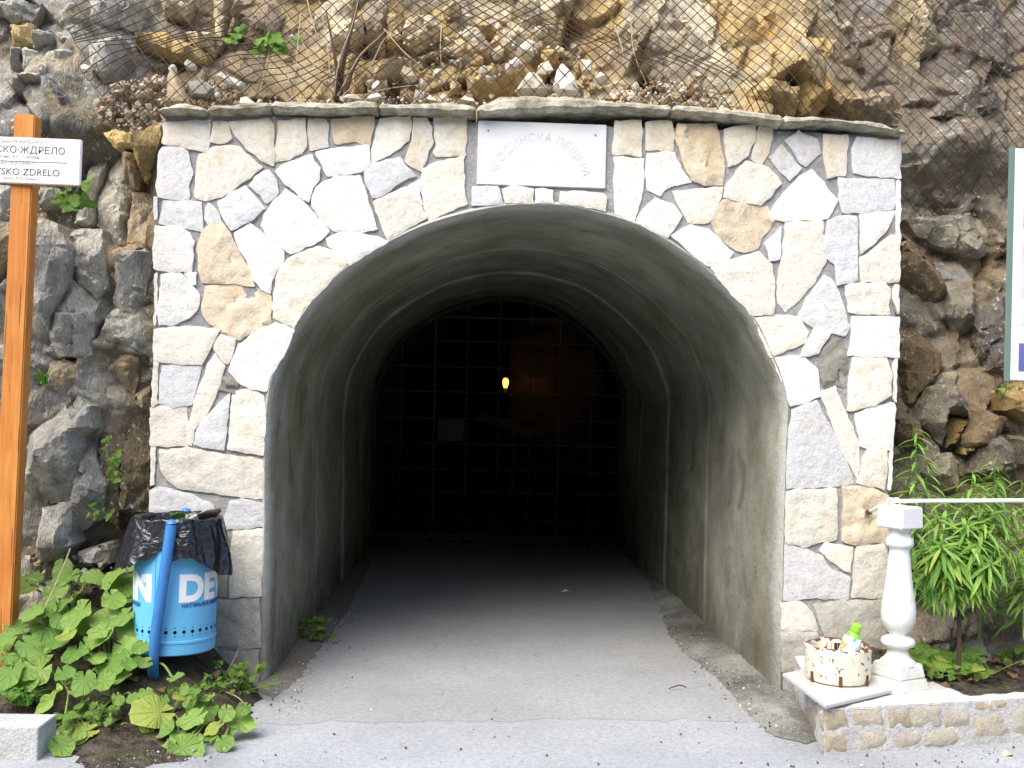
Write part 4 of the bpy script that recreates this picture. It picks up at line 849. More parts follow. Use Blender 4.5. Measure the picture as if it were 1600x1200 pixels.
loose(V('T1', 420,350, 450,340, 482,352, 470,372, 430,372), 5.50, 0.05, (0.70, 0.70, 0.55), 'pale chip lodged on the grey cliff above the signboard')
loose(V('T1', 960,330, 985,315, 1030,350, 1020,362, 970,362), 5.70, 0.06, (0.64, 0.60, 0.50), 'white angular rock at the top edge of the left rubble pocket')
loose(V('T1', 1130,400, 1150,380, 1285,440, 1270,470, 1190,450), 5.66, 0.08, (0.60, 0.56, 0.47), 'long pale slab sloping down to the coping right of the rubble pocket')
loose(V('T1', 970,430, 1060,420, 1130,470, 1090,510, 1000,510), 5.64, 0.10, (0.36, 0.34, 0.29), 'rounded grey boulder behind the coping at the rubble pocket')
loose(V('T2', 530,372, 545,345, 590,350, 615,395, 560,400), 5.68, 0.10, (0.64, 0.56, 0.40), 'blocky cream rock under the layered slabs left of the plaque')
loose(V('T2', 690,370, 715,345, 735,365, 720,405, 695,400), 5.66, 0.09, (0.62, 0.52, 0.34), 'upright yellowish rock in the debris above the plaque')
loose(V('T2', 1110,240, 1165,210, 1200,225, 1195,285, 1130,280), 5.85, 0.12, (0.68, 0.62, 0.50), 'broken white block in the debris above the pointed rocks')
loose(V('T2', 985,265, 1030,235, 1045,270, 1000,298), 5.85, 0.10, (0.62, 0.54, 0.38), 'small cream block beside the big pale boulder over the plaque')
loose(V('T2', 1420,300, 1490,310, 1485,370, 1440,370), 5.80, 0.10, (0.62, 0.58, 0.48), 'squarish pale rock at the right end of the central debris')

# ------------------------------------------------------------------ wire netting
XS = np.arange(-4.2, 5.0, 0.05); ZS = np.arange(2.0, 5.2, 0.05)
ENV = np.array([[cliff_y(x, z_) for z_ in ZS] for x in XS])
for (x, y, z_) in ENV_PTS:
    i = int((x + 4.2) / 0.05 + 0.5); j = int((z_ - 2.0) / 0.05 + 0.5)
    if 0 <= i < len(XS) and 0 <= j < len(ZS): ENV[i, j] = min(ENV[i, j], y)
def shift(A, di, dj): return np.roll(np.roll(A, di, 0), dj, 1)
for _ in range(2): ENV = np.min([shift(ENV, a, b) for a in (-1, 0, 1) for b in (-1, 0, 1)], axis=0)
for _ in range(14): ENV = np.minimum(ENV + 0.004, np.mean([shift(ENV, a, b) for a in (-1, 0, 1) for b in (-1, 0, 1)], axis=0))
def env_y(x, z_):
    i = np.clip((x + 4.2) / 0.05, 0, len(XS) - 1.01); j = np.clip((z_ - 2.0) / 0.05, 0, len(ZS) - 1.01); a, b = int(i), int(j); u, w = i - a, j - b
    return (ENV[a, b] * (1 - u) + ENV[a + 1, b] * u) * (1 - w) + (ENV[a, b + 1] * (1 - u) + ENV[a + 1, b + 1] * u) * w
def project(p):
    d = ROT.transposed() @ (Vector(p) - EYE); return 800 + FPX * d.x / -d.z, 600 - FPX * d.y / -d.z
NETPOLY = [(70,-400), (100,60), (130,120), (150,165), (165,198), (215,212), (245,196), (252,172), (1412,196), (1418,345), (1450,348), (1500,332), (1560,310), (1700,285), (1900,200), (1900,-400)]
V_ = []; F_ = []; w, h = 0.080, 0.090; nw = int(8.6 / (w / 2)); nr = int(3.0 / (h / 2)); nodes = {}
grid = [(i, j) for i in range(nw + 1) for j in range(nr + 1)]
gp_ = np.array([(-3.7 + i * w / 2, 2.15 + j * h / 2, 0) for i, j in grid])
wob = np.c_[fbm(gp_, 0.5, 3, 41), fbm(gp_, 0.5, 3, 47), fbm(gp_, 0.35, 3, 53)]
wob2 = np.c_[fbm(gp_ + 7, 0.12, 2, 61), fbm(gp_ + 3, 0.12, 2, 67)]
for (i, j), g, wv, w2 in zip(grid, gp_, wob, wob2):
    x = g[0] + 0.025 * wv[0] + 0.006 * w2[0]; z_ = g[1] + 0.025 * wv[1] + 0.006 * w2[1] - 0.12 * max(0, abs(g[0] - 0.3) - 1.5) * (0.5 if g[0] < 0 else 1.0) * 0.5
    y = env_y(x, max(z_, 2.0)) - 0.018 - 0.02 * abs(wv[2]); q = project((x, y, z_)); nodes[i, j] = (x, y, z_, inside(np.array([q]), NETPOLY)[0])
for k in range(nw):
    run = []
    for j in range(nr + 1):
        i = (k if (j % 2) == (k % 2) else k + 1); nd = nodes[i, j]
        if nd[3]: run.append(nd[:3])
        if (not nd[3] or j == nr) and len(run) > 1:
            b = len(V_); v, f = tube_geo(run, 0.0031, 4, False); V_ += v; F_ += [tuple(q + b for q in t) for t in f]; run = []
        elif not nd[3]: run = []
o = mesh('wire_net', V_, F_, M_WIRE, None, 180); tag(o, 'rusty diamond wire netting draped over the cliff above the portal', 'netting')

# ------------------------------------------------------------------ dry roots and twigs above the coping
dry = thing('dry_shrub', 'bare dry shrub with thin pale twigs above the left half of the coping', 'shrub', at(525, 158, 5.66))
def twig(pts, r, mat, Y, name='twig'):
    path = smooth_path([at(a, b, Y + dy) for a, b, dy in pts], 5); n = len(path)
    keep(tube(name, path, [r * (1 - 0.75 * i / (n - 1)) for i in range(n)], mat, None, 5), dry)
for pts, r in [([(530,160,.05), (534,110,.02), (545,60,0), (560,0,.1), (566,-40,.2)], .022), ([(522,160,.03), (527,120,0), (520,70,.02), (510,20,.12)], .016), ([(540,160,.02), (548,120,.03), (566,85,.1), (600,60,.2)], .012)]: twig(pts, r, M_WOODY, 5.66, 'stem')
for pts in [[(520,158,0), (515,110,-.02), (510,60,0), (500,10,.1)], [(528,150,0), (560,90,-.04), (590,60,0), (605,45,.1)], [(522,150,0), (530,95,-.03), (550,40,.02), (562,-10,.15)], [(515,155,0), (490,100,-.02), (470,60,.05)],
            [(530,155,0), (575,110,-.06), (600,62,-.02), (640,20,.15)], [(600,45,.1), (630,80,.02), (665,110,-.02), (700,150,-.04)], [(470,20,.2), (466,60,.12), (462,110,.03)], [(480,0,.25), (490,40,.15), (500,65,.1)],
            [(690,40,.2), (688,80,.1), (692,120,0)], [(540,158,0), (600,140,-.06), (660,132,-.05), (690,128,-.03)], [(700,150,-.03), (715,120,-.02), (720,100,.02)], [(515,158,0), (470,152,-.04), (410,120,0)],
            [(405,150,0), (414,110,.02), (420,85,.08)], [(455,150,0), (448,110,.02), (440,95,.03)], [(960,40,.25), (975,90,.15), (968,140,0)], [(985,20,.3), (990,80,.2), (1010,130,.05)], [(950,130,.02), (980,95,.1), (1000,60,.2)]]:
    twig(pts, .0042, M_DRY, 5.62)

# ------------------------------------------------------------------ text
def text_me(body, size, bold=0.0, align='LEFT', extrude=0.0006, spacing=1.0):
    cu = bpy.data.curves.new('t', 'FONT'); cu.body = body; cu.size = size; cu.align_x = align; cu.extrude = extrude; cu.offset = bold; cu.resolution_u = 4; cu.space_character = spacing
    ob = bpy.data.objects.new('t', cu); COL.objects.link(ob); bpy.context.view_layer.update()
    me = bpy.data.meshes.new_from_object(ob.evaluated_get(bpy.context.evaluated_depsgraph_get())); bpy.data.objects.remove(ob); bpy.data.curves.remove(cu); me.materials.clear(); return me
def upright(p, tilt=0.0): return Matrix.Translation(p) @ Matrix.Rotation(tilt, 4, 'Y') @ Matrix.Rotation(rad(90), 4, 'X')

# plaque
pa, pb, pc, pd = [at(*V('R2', *c)[0], YF - 0.03) for c in ((757, 155), (1430, 180), (1420, 512), (750, 490))]
x0, x1, z0, z1 = (pa.x + pd.x) / 2, (pb.x + pc.x) / 2, (pc.z + pd.z) / 2, (pa.z + pb.z) / 2
plaque = thing('plaque', 'white marble plaque with faint arched lettering set over the arch', 'plaque', ((x0 + x1) / 2, YF - 0.03, z0))
keep(bevel_box('marble_slab', x0, x1, YF - 0.016, YF + 0.01, z0, z1, M_MARBLE, None, 0.003), plaque)
cc_ = at(844, 287, YF - 0.03); me = text_me('RГОДИНСКА ПЕЩЕPА', 0.062, 0.0, 'CENTER', 0.0, 1.08); Rr = 0.225
_xs = sorted(v_.co.x for v_ in me.vertices); _i = next(i for i in range(len(_xs) - 1) if _xs[i + 1] - _xs[i] > 0.003 and _xs[i] - _xs[0] > 0.02)
for v_ in me.vertices:                                     # the first letter is a turned R
    if v_.co.x <= _xs[_i] + 1e-6: v_.co.x = _xs[0] + _xs[_i] - v_.co.x
for v_ in me.vertices:
    a = v_.co.x / (Rr + 0.03); r_ = Rr + v_.co.y; z_ = v_.co.z; v_.co = (cc_.x + r_ * math.sin(a), YF - 0.0175 - z_, cc_.z + r_ * math.cos(a))
o = link('inscription', me, M_ENGR); keep(o, plaque)
v = []; f = []
for i in range(25):
    a = rad(-52 + 104 * i / 24); v += [(cc_.x + 0.185 * math.sin(a), YF - 0.0170, cc_.z + 0.185 * math.cos(a)), (cc_.x + 0.185 * math.sin(a), YF - 0.0170, cc_.z + 0.113)]
for i in range(24): f.append((2 * i, 2 * i + 1, 2 * i + 3, 2 * i + 2))
keep(mesh('arched_emblem', v, f, simple('pale_blue_grey', (0.76, 0.775, 0.80), 0.5)), plaque)
for (a, b) in ((763, 203), (931, 210)):
    p = at(a, b, YF - 0.03); v, f = tube_geo([(p.x, YF - 0.015, p.z), (p.x, YF - 0.020, p.z)], 0.004, 10); keep(mesh('screw', v, f, M_IRON, None, 40), plaque)

# ------------------------------------------------------------------ signpost on the left
pt = at(38, 178, 5.0); pbm = at(-2, 1030, 5.0); lean = math.atan2(pt.x - pbm.x, pt.z - pbm.z)
post = thing('signpost', 'orange stained square wooden signpost leaning at the left edge', 'signpost', (pbm.x, 5.0, pbm.z))
Mx = Matrix.Translation((pbm.x, 5.045, pbm.z)) @ Matrix.Rotation(lean, 4, 'Y') @ Matrix.Rotation(rad(3), 4, 'Z'); Hh = (pt - pbm).length
bm = bmesh.new(); bmesh.ops.create_cube(bm, size=1); bmesh.ops.transform(bm, matrix=Matrix.Translation((0, 0, Hh / 2 - 0.15)) @ Matrix.Diagonal((0.095, 0.095, Hh + 0.3, 1)), verts=bm.verts)
bmesh.ops.bevel(bm, geom=bm.edges[:], offset=0.006, segments=2, affect='EDGES'); bmesh.ops.transform(bm, matrix=Mx, verts=bm.verts); keep(bm_obj('post', bm, M_WOOD, None, 40), post)
YS = 4.975
sa, sb = at(127, 218, YS), at(124, 290, YS); sl = at(0, 213, YS); tiltb = math.atan2(sl.z - sa.z, sa.x - sl.x)
MB_ = Matrix.Translation(((sa.x + sb.x) / 2, YS, (sa.z + sb.z) / 2)) @ Matrix.Rotation(tiltb, 4, 'Y'); hb = (sa - sb).length
board = bevel_box('sign_board', -1.0, 0, 0.0, 0.026, -hb / 2, hb / 2, M_SIGN, None, 0.004, MB_); keep(board, post)
bevel = bevel_box('back_edge', -1.0, 0.004, 0.010, 0.030, -hb / 2 - 0.002, -hb / 2 + 0.006, M_WOOD, None, 0.001, MB_); keep(bevel, post)
s_ = YS / FPX
def sign_line(body, x_end, py, size_px, mat, spacing=1.0):
    p = at(x_end, py, YS); me = text_me(body, size_px * s_ * 1.38, 0.0, 'RIGHT', 0.0004, spacing); o = link('lettering', me, mat)
    o.matrix_world = upright((p.x, YS - 0.0008, p.z), tiltb); keep_m = o.matrix_world.copy(); o.parent = post; o.matrix_parent_inverse = Matrix.Translation(-post.location); o.matrix_world = keep_m
sign_line('ПРИРОДНА ЗАБЕЛЕЖИТЕЛНОСТ', 75, 225.5, 5.0, M_INK2); sign_line('БУЙНОВСКО·ЖДРЕЛО', 102, 241.8, 11.0, M_INK, 1.02); sign_line('с. Борино, РУГ Смолян', 61.5, 248, 5.0, M_INK2)
sign_line('NATURE MONUMENT', 55.5, 258.5, 5.2, M_INK2); sign_line('BUYNOVSKO·ZDRELO', 93.5, 275.8, 10.6, M_INK, 1.02); sign_line('Borino, RUG Smolyan', 58.5, 281.5, 4.2, M_INK2)
p = at(105, 255, YS); ME = bevel_box('ruled_line', -0.9, 0, -0.001, 0.0, -0.0016, 0.0016, M_INK, None, 0.0003, Matrix.Translation((p.x, YS, p.z)) @ Matrix.Rotation(tiltb, 4, 'Y')); keep(ME, post)

# ------------------------------------------------------------------ litter bin
YB = 5.13; zb, zt = at(275, 1012, YB).z, at(275, 815, YB).z; RB = 0.192; bx = at(275, 900, YB).x
bin_ = thing('litter_bin', 'light blue cylindrical litter bin hung on a bent blue tube', 'litter bin', (bx, YB, zb))
hB = zt - zb; TL = Matrix.Rotation(rad(1.2), 4, 'Y')
v, f = lathe_geo([(0.0, 0.012), (RB - 0.012, 0.006), (RB - 0.006, 0.0), (RB, 0.006), (RB, 0.055), (RB + 0.004, 0.058), (RB + 0.004, 0.068), (RB, 0.071), (RB, hB - 0.01), (RB + 0.005, hB - 0.006), (RB + 0.005, hB), (RB - 0.004, hB), (RB - 0.004, 0.05), (0.0, 0.05)], 64)
body = mesh('bin_body', v, f, M_BLUE, bin_, 40)
v, f = boxv(-0.0012, 0.0012, -RB - 0.0012, -RB + 0.002, 0.07, hB); o = mesh('seam', v, f, M_BLUE2, body); o.rotation_euler = (0, 0, rad(-13))
v = []; f = []
for k in range(30):
    a = rad(k * 12 + 4)
    for dz, r_ in ((0, 0.0085), (0.020, 0.003), (-0.020, 0.003)):
        b = len(v); c = Vector((math.sin(a) * (RB + 0.0009), -math.cos(a) * (RB + 0.0009), 0.112 + dz)); t = Vector((math.cos(a), math.sin(a), 0))
        for q in range(10): v.append(c + t * r_ * math.cos(q * 0.6283) + Vector((0, 0, r_ * math.sin(q * 0.6283))))
        f.append(tuple(range(b, b + 10)))
tag(mesh('vent_hole_discs', v, f, M_HOLE_SHADE, body), kind='stuff')  # flat dark discs on the skin, coloured for the shade inside the perforations
def wrap_text(bodytext, size, z_, a_start, mat, bold, name, align='LEFT', sp=1.0):
    me = text_me(bodytext, size, bold, align, 0.0003, sp); bm = bmesh.new(); bm.from_mesh(me)
    xs = [q.co.x for q in bm.verts]; xx = min(xs)
    while xx < max(xs):
        bmesh.ops.bisect_plane(bm, geom=bm.verts[:] + bm.edges[:] + bm.faces[:], plane_co=(xx, 0, 0), plane_no=(1, 0, 0)); xx += 0.014
    for q in bm.verts:
        a = rad(a_start) + q.co.x / RB; r_ = RB + 0.0012 + q.co.z; q.co = (math.sin(a) * r_, -math.cos(a) * r_, z_ + q.co.y)
    bm.to_mesh(me); bm.free(); link(name, me, mat, body)
for a0 in (18.5, -161.5):
    wrap_text('DEVIN', 0.168, at(275, 940, YB - RB).z - zb, a0, M_WHITE, 0.008, 'brand_lettering', sp=1.0)
for a1 in (-37.5, 142.5): wrap_text('®', 0.05, at(275, 912, YB - RB).z - zb, a1, M_WHITE, 0.001, 'trademark_sign')
for a0 in (24, -150): wrap_text('НАТУРАЛНА МИНЕРАЛНА ВОДА', 0.0235, at(275, 951, YB - RB).z - zb, a0, M_NAVY, 0.0008, 'small_lettering')
# tube frame
fr = [at(268, 820, 4.90), at(264, 850, 4.895), at(252, 930, 4.895), at(241, 1010, 4.905), at(239, 1045, 4.93), at(242, 1066, 5.00), at(248, 1072, 5.10), at(254, 1060, 5.24), at(262, 1035, 5.34), at(272, 990, 5.37), at(283, 880, 5.37), at(291, 800, 5.36)]
keep(tube('tube_frame', smooth_path(fr, 6), 0.0255, M_BLUE2, None, 12), bin_)
v, f = lathe_geo([(0.0, 0.02), (0.018, 0.014), (0.026, 0.0)], 12); o = mesh('end_cap', v, f, M_BLUE2, None, 60); o.location = at(268, 818, 4.90); keep(o, bin_)
v, f = lathe_geo([(0.0, 0.02), (0.018, 0.014), (0.026, 0.0)], 12); o = mesh('end_cap', v, f, M_BLUE2, None, 60); o.location = at(291, 799, 5.36); keep(o, bin_)
for Yp, py in ((4.93, 862), (5.35, 862)):
    p = at(262, py, Yp); v, f = tube_geo([(p.x, min(Yp, YB) - (0.0 if Yp > 5 else 0.01), p.z), (p.x, Yp + (0.0 if Yp > 5 else 0.03), p.z)], 0.012, 8); keep(mesh('pivot_bolt', v, f, M_IRON, None, 40), bin_)
# bag draped over the rim
n, m = 150, 22; A = np.linspace(0, 2 * np.pi, n, endpoint=False); T = np.linspace(0, 1, m); v = []
TT, AA = np.meshgrid(T, A, indexing='ij'); tt, aa = TT.ravel(), AA.ravel()
C3 = np.c_[np.cos(aa) * 2.2, np.sin(aa) * 2.2, tt * 0.8]; fold = fbm(C3 * 1.1, 1, 3, 5); low = fbm(C3 * [1, 1, 0] * 0.8, 1, 3, 9)
side = np.abs(np.cos(aa)); front = np.maximum(0, -np.sin(aa)); tubegap = np.exp(-((aa - rad(262)) / 0.20) ** 2)      # held in by the tube at the front
drop = 0.235 * (0.80 + 0.28 * side ** 2 + 0.30 * low) - 0.05 * tubegap
u1 = np.clip(tt / 0.25, 0, 1); u2 = np.clip((tt - 0.25) / 0.75, 0, 1)
r_in = RB - 0.030 + 0.038 * u1 + 0.006 * fold; z_in = hB - 0.06 * (1 - u1) + 0.035 * u1 + 0.015 * fold
flare = (0.035 + 0.032 * side ** 2) * (1 - tubegap)
r_out = np.maximum(RB + 0.010 + flare * u2 ** 0.8 + (0.014 + 0.020 * u2) * fold * (1 - tubegap) + 0.007 * np.sin(9 * aa + 5 * fold + 3 * u2) * u2 * (1 - tubegap), RB + 0.008)
r_out = np.where(tubegap > 0.3, np.minimum(r_out, RB + 0.02), r_out); z_out = hB + 0.035 + 0.012 * np.sin(u2 * 2.5) - drop * u2 + 0.012 * fold
rr_ = np.where(tt < 0.25, r_in, r_out); zz_ = np.where(tt < 0.25, z_in, z_out); v = np.c_[rr_ * np.cos(aa), rr_ * np.sin(aa), zz_]
f = [(j * n + i, j * n + (i + 1) % n, (j + 1) * n + (i + 1) % n, (j + 1) * n + i) for j in range(m - 1) for i in range(n)]
bag = mesh('bin_bag', v, f, M_BAG, None, 180); bag.location = (bx, YB, zb); tag(bag, 'black plastic bag draped over the rim of the blue bin', 'bin bag')
# rubbish inside
def scrap(name, px, Y, bend, mat, label, cat):
    poly = [(at(a, b, Y).x, at(a, b, Y).z) for a, b in px]; p, f, ring, O = fill(poly, 0.012, 0.001, 3); c = p.mean(0); v = [(q[0], Y + bend * ((q[0] - c[0]) * 3 + math.sin(q[1] * 60) * 0.05), q[1]) for q in p]
    o = mesh(name, v, f, mat, None, 180); md = o.modifiers.new('solid', 'SOLIDIFY'); md.thickness = 0.003; tag(o, label, cat); return o
scrap('paper_cup', V('R6', 290,400, 330,372, 390,342, 400,375, 385,400), YB - 0.02, 0.3, M_WHITE, 'crumpled white paper sticking out of the litter bin', 'paper')
scrap('brown_scrap', V('R6', 385,392, 380,348, 420,332, 460,330, 465,345, 440,370), YB + 0.0, 0.4, simple('brown_card', (0.10, 0.08, 0.05), 0.7), 'dark brown scrap of card poking from the litter bin', 'card')
scrap('wilted_leaf', V('R6', 262,395, 258,355, 285,340, 310,350, 300,380, 280,395), YB - 0.06, 0.4, M_WEED, 'yellow green leaf lying in the top of the litter bin', 'leaf')

# ------------------------------------------------------------------ planter wall, tile, bowl, baluster on the right
A0 = gz(1287, 1180, 0); B0 = gz(1600, 1159, 0); dirw = (B0 - A0).normalized(); nw_ = Vector((dirw.y, -dirw.x, 0)); HP = 0.20
planter = thing('planter_wall', 'low planter wall of tan stones in pale mortar at the right', 'wall', A0)
Bend = A0 + dirw * 3.2; L0 = Vector((gz(1222, 1058, 0.05).x + 0.02, YF - 0.01, 0))
def quad_wall(name, P, Q, z0, z1, mat, seed, amp=0.008):
    nxx = max(2, int((Q - P).length / 0.025)); nzz = int((z1 - z0) / 0.02) + 1; nn = Vector(((Q - P).y, -(Q - P).x, 0)).normalized(); v = []
    for j in range(nzz + 1):
        for i in range(nxx + 1):
            p = P.lerp(Q, i / nxx); z_ = z0 + (z1 - z0) * j / nzz; d = amp * fbm(np.array([(p.x, p.y, z_)]), 0.08, 3, seed)[0]; v.append(p + nn * d + Vector((0, 0, z_)))
    f = [(j * (nxx + 1) + i, j * (nxx + 1) + i + 1, (j + 1) * (nxx + 1) + i + 1, (j + 1) * (nxx + 1) + i) for j in range(nzz) for i in range(nxx)]
    return keep(mesh(name, v, f, mat, None, 60), planter)
M_PALE = mat_mortar('pale_mortar', (0.46, 0.46, 0.45), (0.60, 0.59, 0.56))
quad_wall('mortar_face', A0, Bend, -0.03, HP - 0.004, M_PALE, 3); quad_wall('mortar_face', L0, A0, -0.03, HP - 0.004, M_PALE, 5)
tp = [(L0.x, L0.y), (A0.x, A0.y), (Bend.x, Bend.y), (Bend.x, Bend.y + 0.22), (A0.x + 0.75, A0.y + 0.26), (A0.x + 0.62, YF - 0.01)]
p, f, ring, O = fill(tp, 0.03, 0.004, 4); d = segdist(p, O); zz = HP - 0.012 * sstep(0.02, 0, d) + 0.006 * fbm(np.c_[p, 0 * p[:, :1]], 0.1, 3, 3)
keep(mesh('mortar_cap', np.c_[p, zz], [t if np.cross(p[t[1]] - p[t[0]], p[t[2]] - p[t[0]]) > 0 else t[::-1] for t in f], M_PALE, None, 60), planter)
PST = [('t', V('Z1', 415,765, 480,750, 530,800, 545,890, 440,870)), ('t', V('Z1', 550,770, 640,755, 675,800, 600,865, 555,850)), ('c', V('Z1', 640,890, 720,870, 720,1020, 650,1000)), ('c', V('Z1', 430,930, 560,900, 620,1000, 560,1040, 430,1020)),
       ('c', V('Z1', 170,1000, 300,990, 380,1030, 310,1070, 160,1090)), ('c', V('Z1', 0,1000, 150,1010, 110,1090, 0,1110)), ('t', V('Z1', 270,795, 390,805, 380,850, 280,845)), ('c', V('Z1', 80,835, 250,830, 240,960, 90,970)), ('c', V('Z1', 270,870, 400,890, 410,970, 280,970)),
       ('t', V('Z2', 190,1085, 265,1080, 265,1150, 190,1155)), ('c', V('Z2', 310,1075, 400,1085, 380,1140, 310,1135)), ('t', V('Z2', 185,990, 260,985, 265,1065, 190,1070)), ('c', V('Z2', 285,990, 380,985, 385,1060, 290,1060)), ('t', V('Z2', 400,995, 470,990, 480,1060, 405,1065))]
RTS = [V('Z2', 60,925, 95,935, 120,975, 95,985, 70,955), V('Z2', 115,1000, 150,1000, 165,1060, 150,1085), V('Z2', 130,965, 165,985, 168,1040, 145,985)]
def wall_stone(px, P0, nn, col, seed):
    ex = Vector((-nn.y, nn.x, 0)); pts = [onplane(a, b, P0, nn) for a, b in px]; A_ = np.array([((q - P0).dot(ex), q.z) for q in pts]); cn = A_.mean(0); A_ = cn + (A_ - cn) * (1 + 0.010 / np.maximum(np.linalg.norm(A_ - cn, axis=1), 0.02))[:, None]; A_[:, 1] = np.clip(A_[:, 1], 0.006, HP - 0.014); poly = [tuple(q) for q in A_]
    o = relief('stone', poly, 0, lambda p, d: 0.006 * np.clip(d / 0.02, 0, 1) - 0.001 + 0.007 * fbm(np.c_[p, 0 * p[:, :1] + seed], 0.05, 4, 3), 0.02, M_FACE, None, 0.016, 0.004, seed, 0.008, 40)
    Mt = Matrix.Identity(4); Mt.col[0][:3] = ex; Mt.col[1][:3] = -nn; Mt.translation = P0; o.data.transform(Mt); o.color = (*col, 1); keep(o, planter)
for i, (c, px) in enumerate(PST): wall_stone(px, A0, nw_, (0.52, 0.46, 0.36) if c == 't' else (0.57, 0.54, 0.47), 700 + i)
nl = Vector(((A0 - L0).y, -(A0 - L0).x, 0)).normalized()
for i, px in enumerate(RTS): wall_stone(px, L0, nl, (0.48, 0.44, 0.36), 750 + i)
# tile on the wall end
tl = [gz(a, b, HP + 0.022) for a, b in [(1222, 1052), (1290, 1103), (1394, 1078), (1340, 1040)]]
tl[3] = tl[0] + (tl[2] - tl[1]); bm = bmesh.new(); lo_ = [bm.verts.new((q.x, q.y, HP + 0.006)) for q in tl]; up_ = [bm.verts.new((q.x, q.y, HP + 0.022)) for q in tl]
bm.faces.new(up_); bm.faces.new(lo_[::-1])
for i in range(4): bm.faces.new((lo_[i], lo_[(i + 1) % 4], up_[(i + 1) % 4], up_[i]))
bmesh.ops.recalc_face_normals(bm, faces=bm.faces); bmesh.ops.bevel(bm, geom=bm.edges[:], offset=0.003, segments=2, affect='EDGES')
o = bm_obj('floor_tile', bm, M_TILE, None, 40); tag(o, 'pale glazed tile laid on the end of the planter wall', 'tile')
ZT = HP + 0.022
# rusty bowl (old wheel rim) with its rubbish
bc = gz(1309, 1062, ZT); Rb = 0.148; hb_ = 0.165
bowl = thing('rim_bowl', 'rusty cream painted metal drum used as an ashtray on the tile', 'bowl', bc)
v, f = lathe_geo([(0.0, 0.03), (Rb - 0.03, 0.028), (Rb - 0.022, 0.05), (Rb - 0.022, hb_ - 0.02), (Rb - 0.016, hb_ - 0.002), (Rb - 0.004, hb_), (Rb + 0.003, hb_ - 0.010), (Rb, hb_ - 0.03), (Rb, 0.03), (Rb - 0.008, 0.006), (Rb - 0.03, 0.0), (0.0, 0.0)], 56)
v = [(x * (1 + 0.012 * math.sin(3 * math.atan2(y, x))), y * (1 + 0.01 * math.sin(2 * math.atan2(y, x))), z_ + (0.004 * math.sin(5 * math.atan2(y, x)) if z_ > 0.1 else 0)) for x, y, z_ in v]
mesh('drum', v, f, M_PEEL, bowl, 40)
M_RUST = simple('rust', (0.12, 0.05, 0.03), 0.85, 0.2, 0.4, 20, 0.003)
for a in (-70, -15, 40):
    aa = rad(a); o = bevel_box('drain_slot', -0.008, 0.008, -0.004, 0.004, 0.004, 0.05, M_RUST, bowl, 0.002); o.location = (math.sin(aa) * Rb, -math.cos(aa) * Rb, 0); o.rotation_euler = (0, 0, aa)
v, f = lathe_geo([(Rb - 0.0215, hb_ - 0.02), (Rb - 0.0215, 0.08), (0, 0.078)], 40); mesh('inner_lining', v, f, simple('dark_rust', (0.03, 0.02, 0.018), 0.8), bowl, 40)
# bottle in the bowl
M_BOT = simple('green_plastic', (0.20, 0.48, 0.05), 0.3, 0.5, 0.1); M_LAB = N('bottle_label'); M_LAB.coord(False)
c = M_LAB.ramp(M_LAB.noise(16, 2, 0.5), (0.36, (0.12, 0.28, 0.62)), (0.44, (0.78, 0.82, 0.84)), (0.56, (0.78, 0.82, 0.84)), (0.62, (0.75, 0.28, 0.10)), (0.70, (0.75, 0.62, 0.10))); M_LAB.col(c); M_LAB = M_LAB.done(0.35, 0.5)
bt = thing('bottle', 'small green plastic bottle standing tilted in the rusty bowl', 'bottle', bc + Vector((0.012, -0.03, 0.055))); bt.rotation_euler = (rad(10), rad(13), 0)
v, f = lathe_geo([(0, 0), (0.040, 0.0), (0.044, 0.01), (0.044, 0.05)], 24); mesh('body', v, f, M_BOT, bt, 40)
v, f = lathe_geo([(0.0445, 0.05), (0.0455, 0.055), (0.0455, 0.13), (0.040, 0.155), (0.034, 0.165)], 24); mesh('label_wrap', v, f, M_LAB, bt, 40)
v, f = lathe_geo([(0.034, 0.165), (0.024, 0.185), (0.020, 0.19), (0.020, 0.193)], 24); mesh('neck', v, f, M_BOT, bt, 40)
v, f = lathe_geo([(0.0235, 0.193), (0.0235, 0.222), (0.020, 0.226), (0, 0.227)], 20); mesh('cap', v, f, simple('lime_cap', (0.24, 0.58, 0.04), 0.35), bt, 40)
for k, (px, py, ang) in enumerate([(1335, 1018, 20), (1318, 1022, -30), (1342, 1023, 70)]):
    p = at(px, py, bc.y - 0.06 + 0.04 * k); d = Vector((math.cos(rad(ang)), 0.3, 0.5)).normalized() * 0.035
    o = tube('cigarette_end', [p - d, p + d], 0.007, M_DRY, None, 8); tag(o, ['pale cigarette end lying flat right of the bottle in the bowl', 'pale cigarette end leaning left at the foot of the bottle', 'pale cigarette end standing steeply at the bowl rim'][k], 'litter', 'cigarette ends in the bowl')
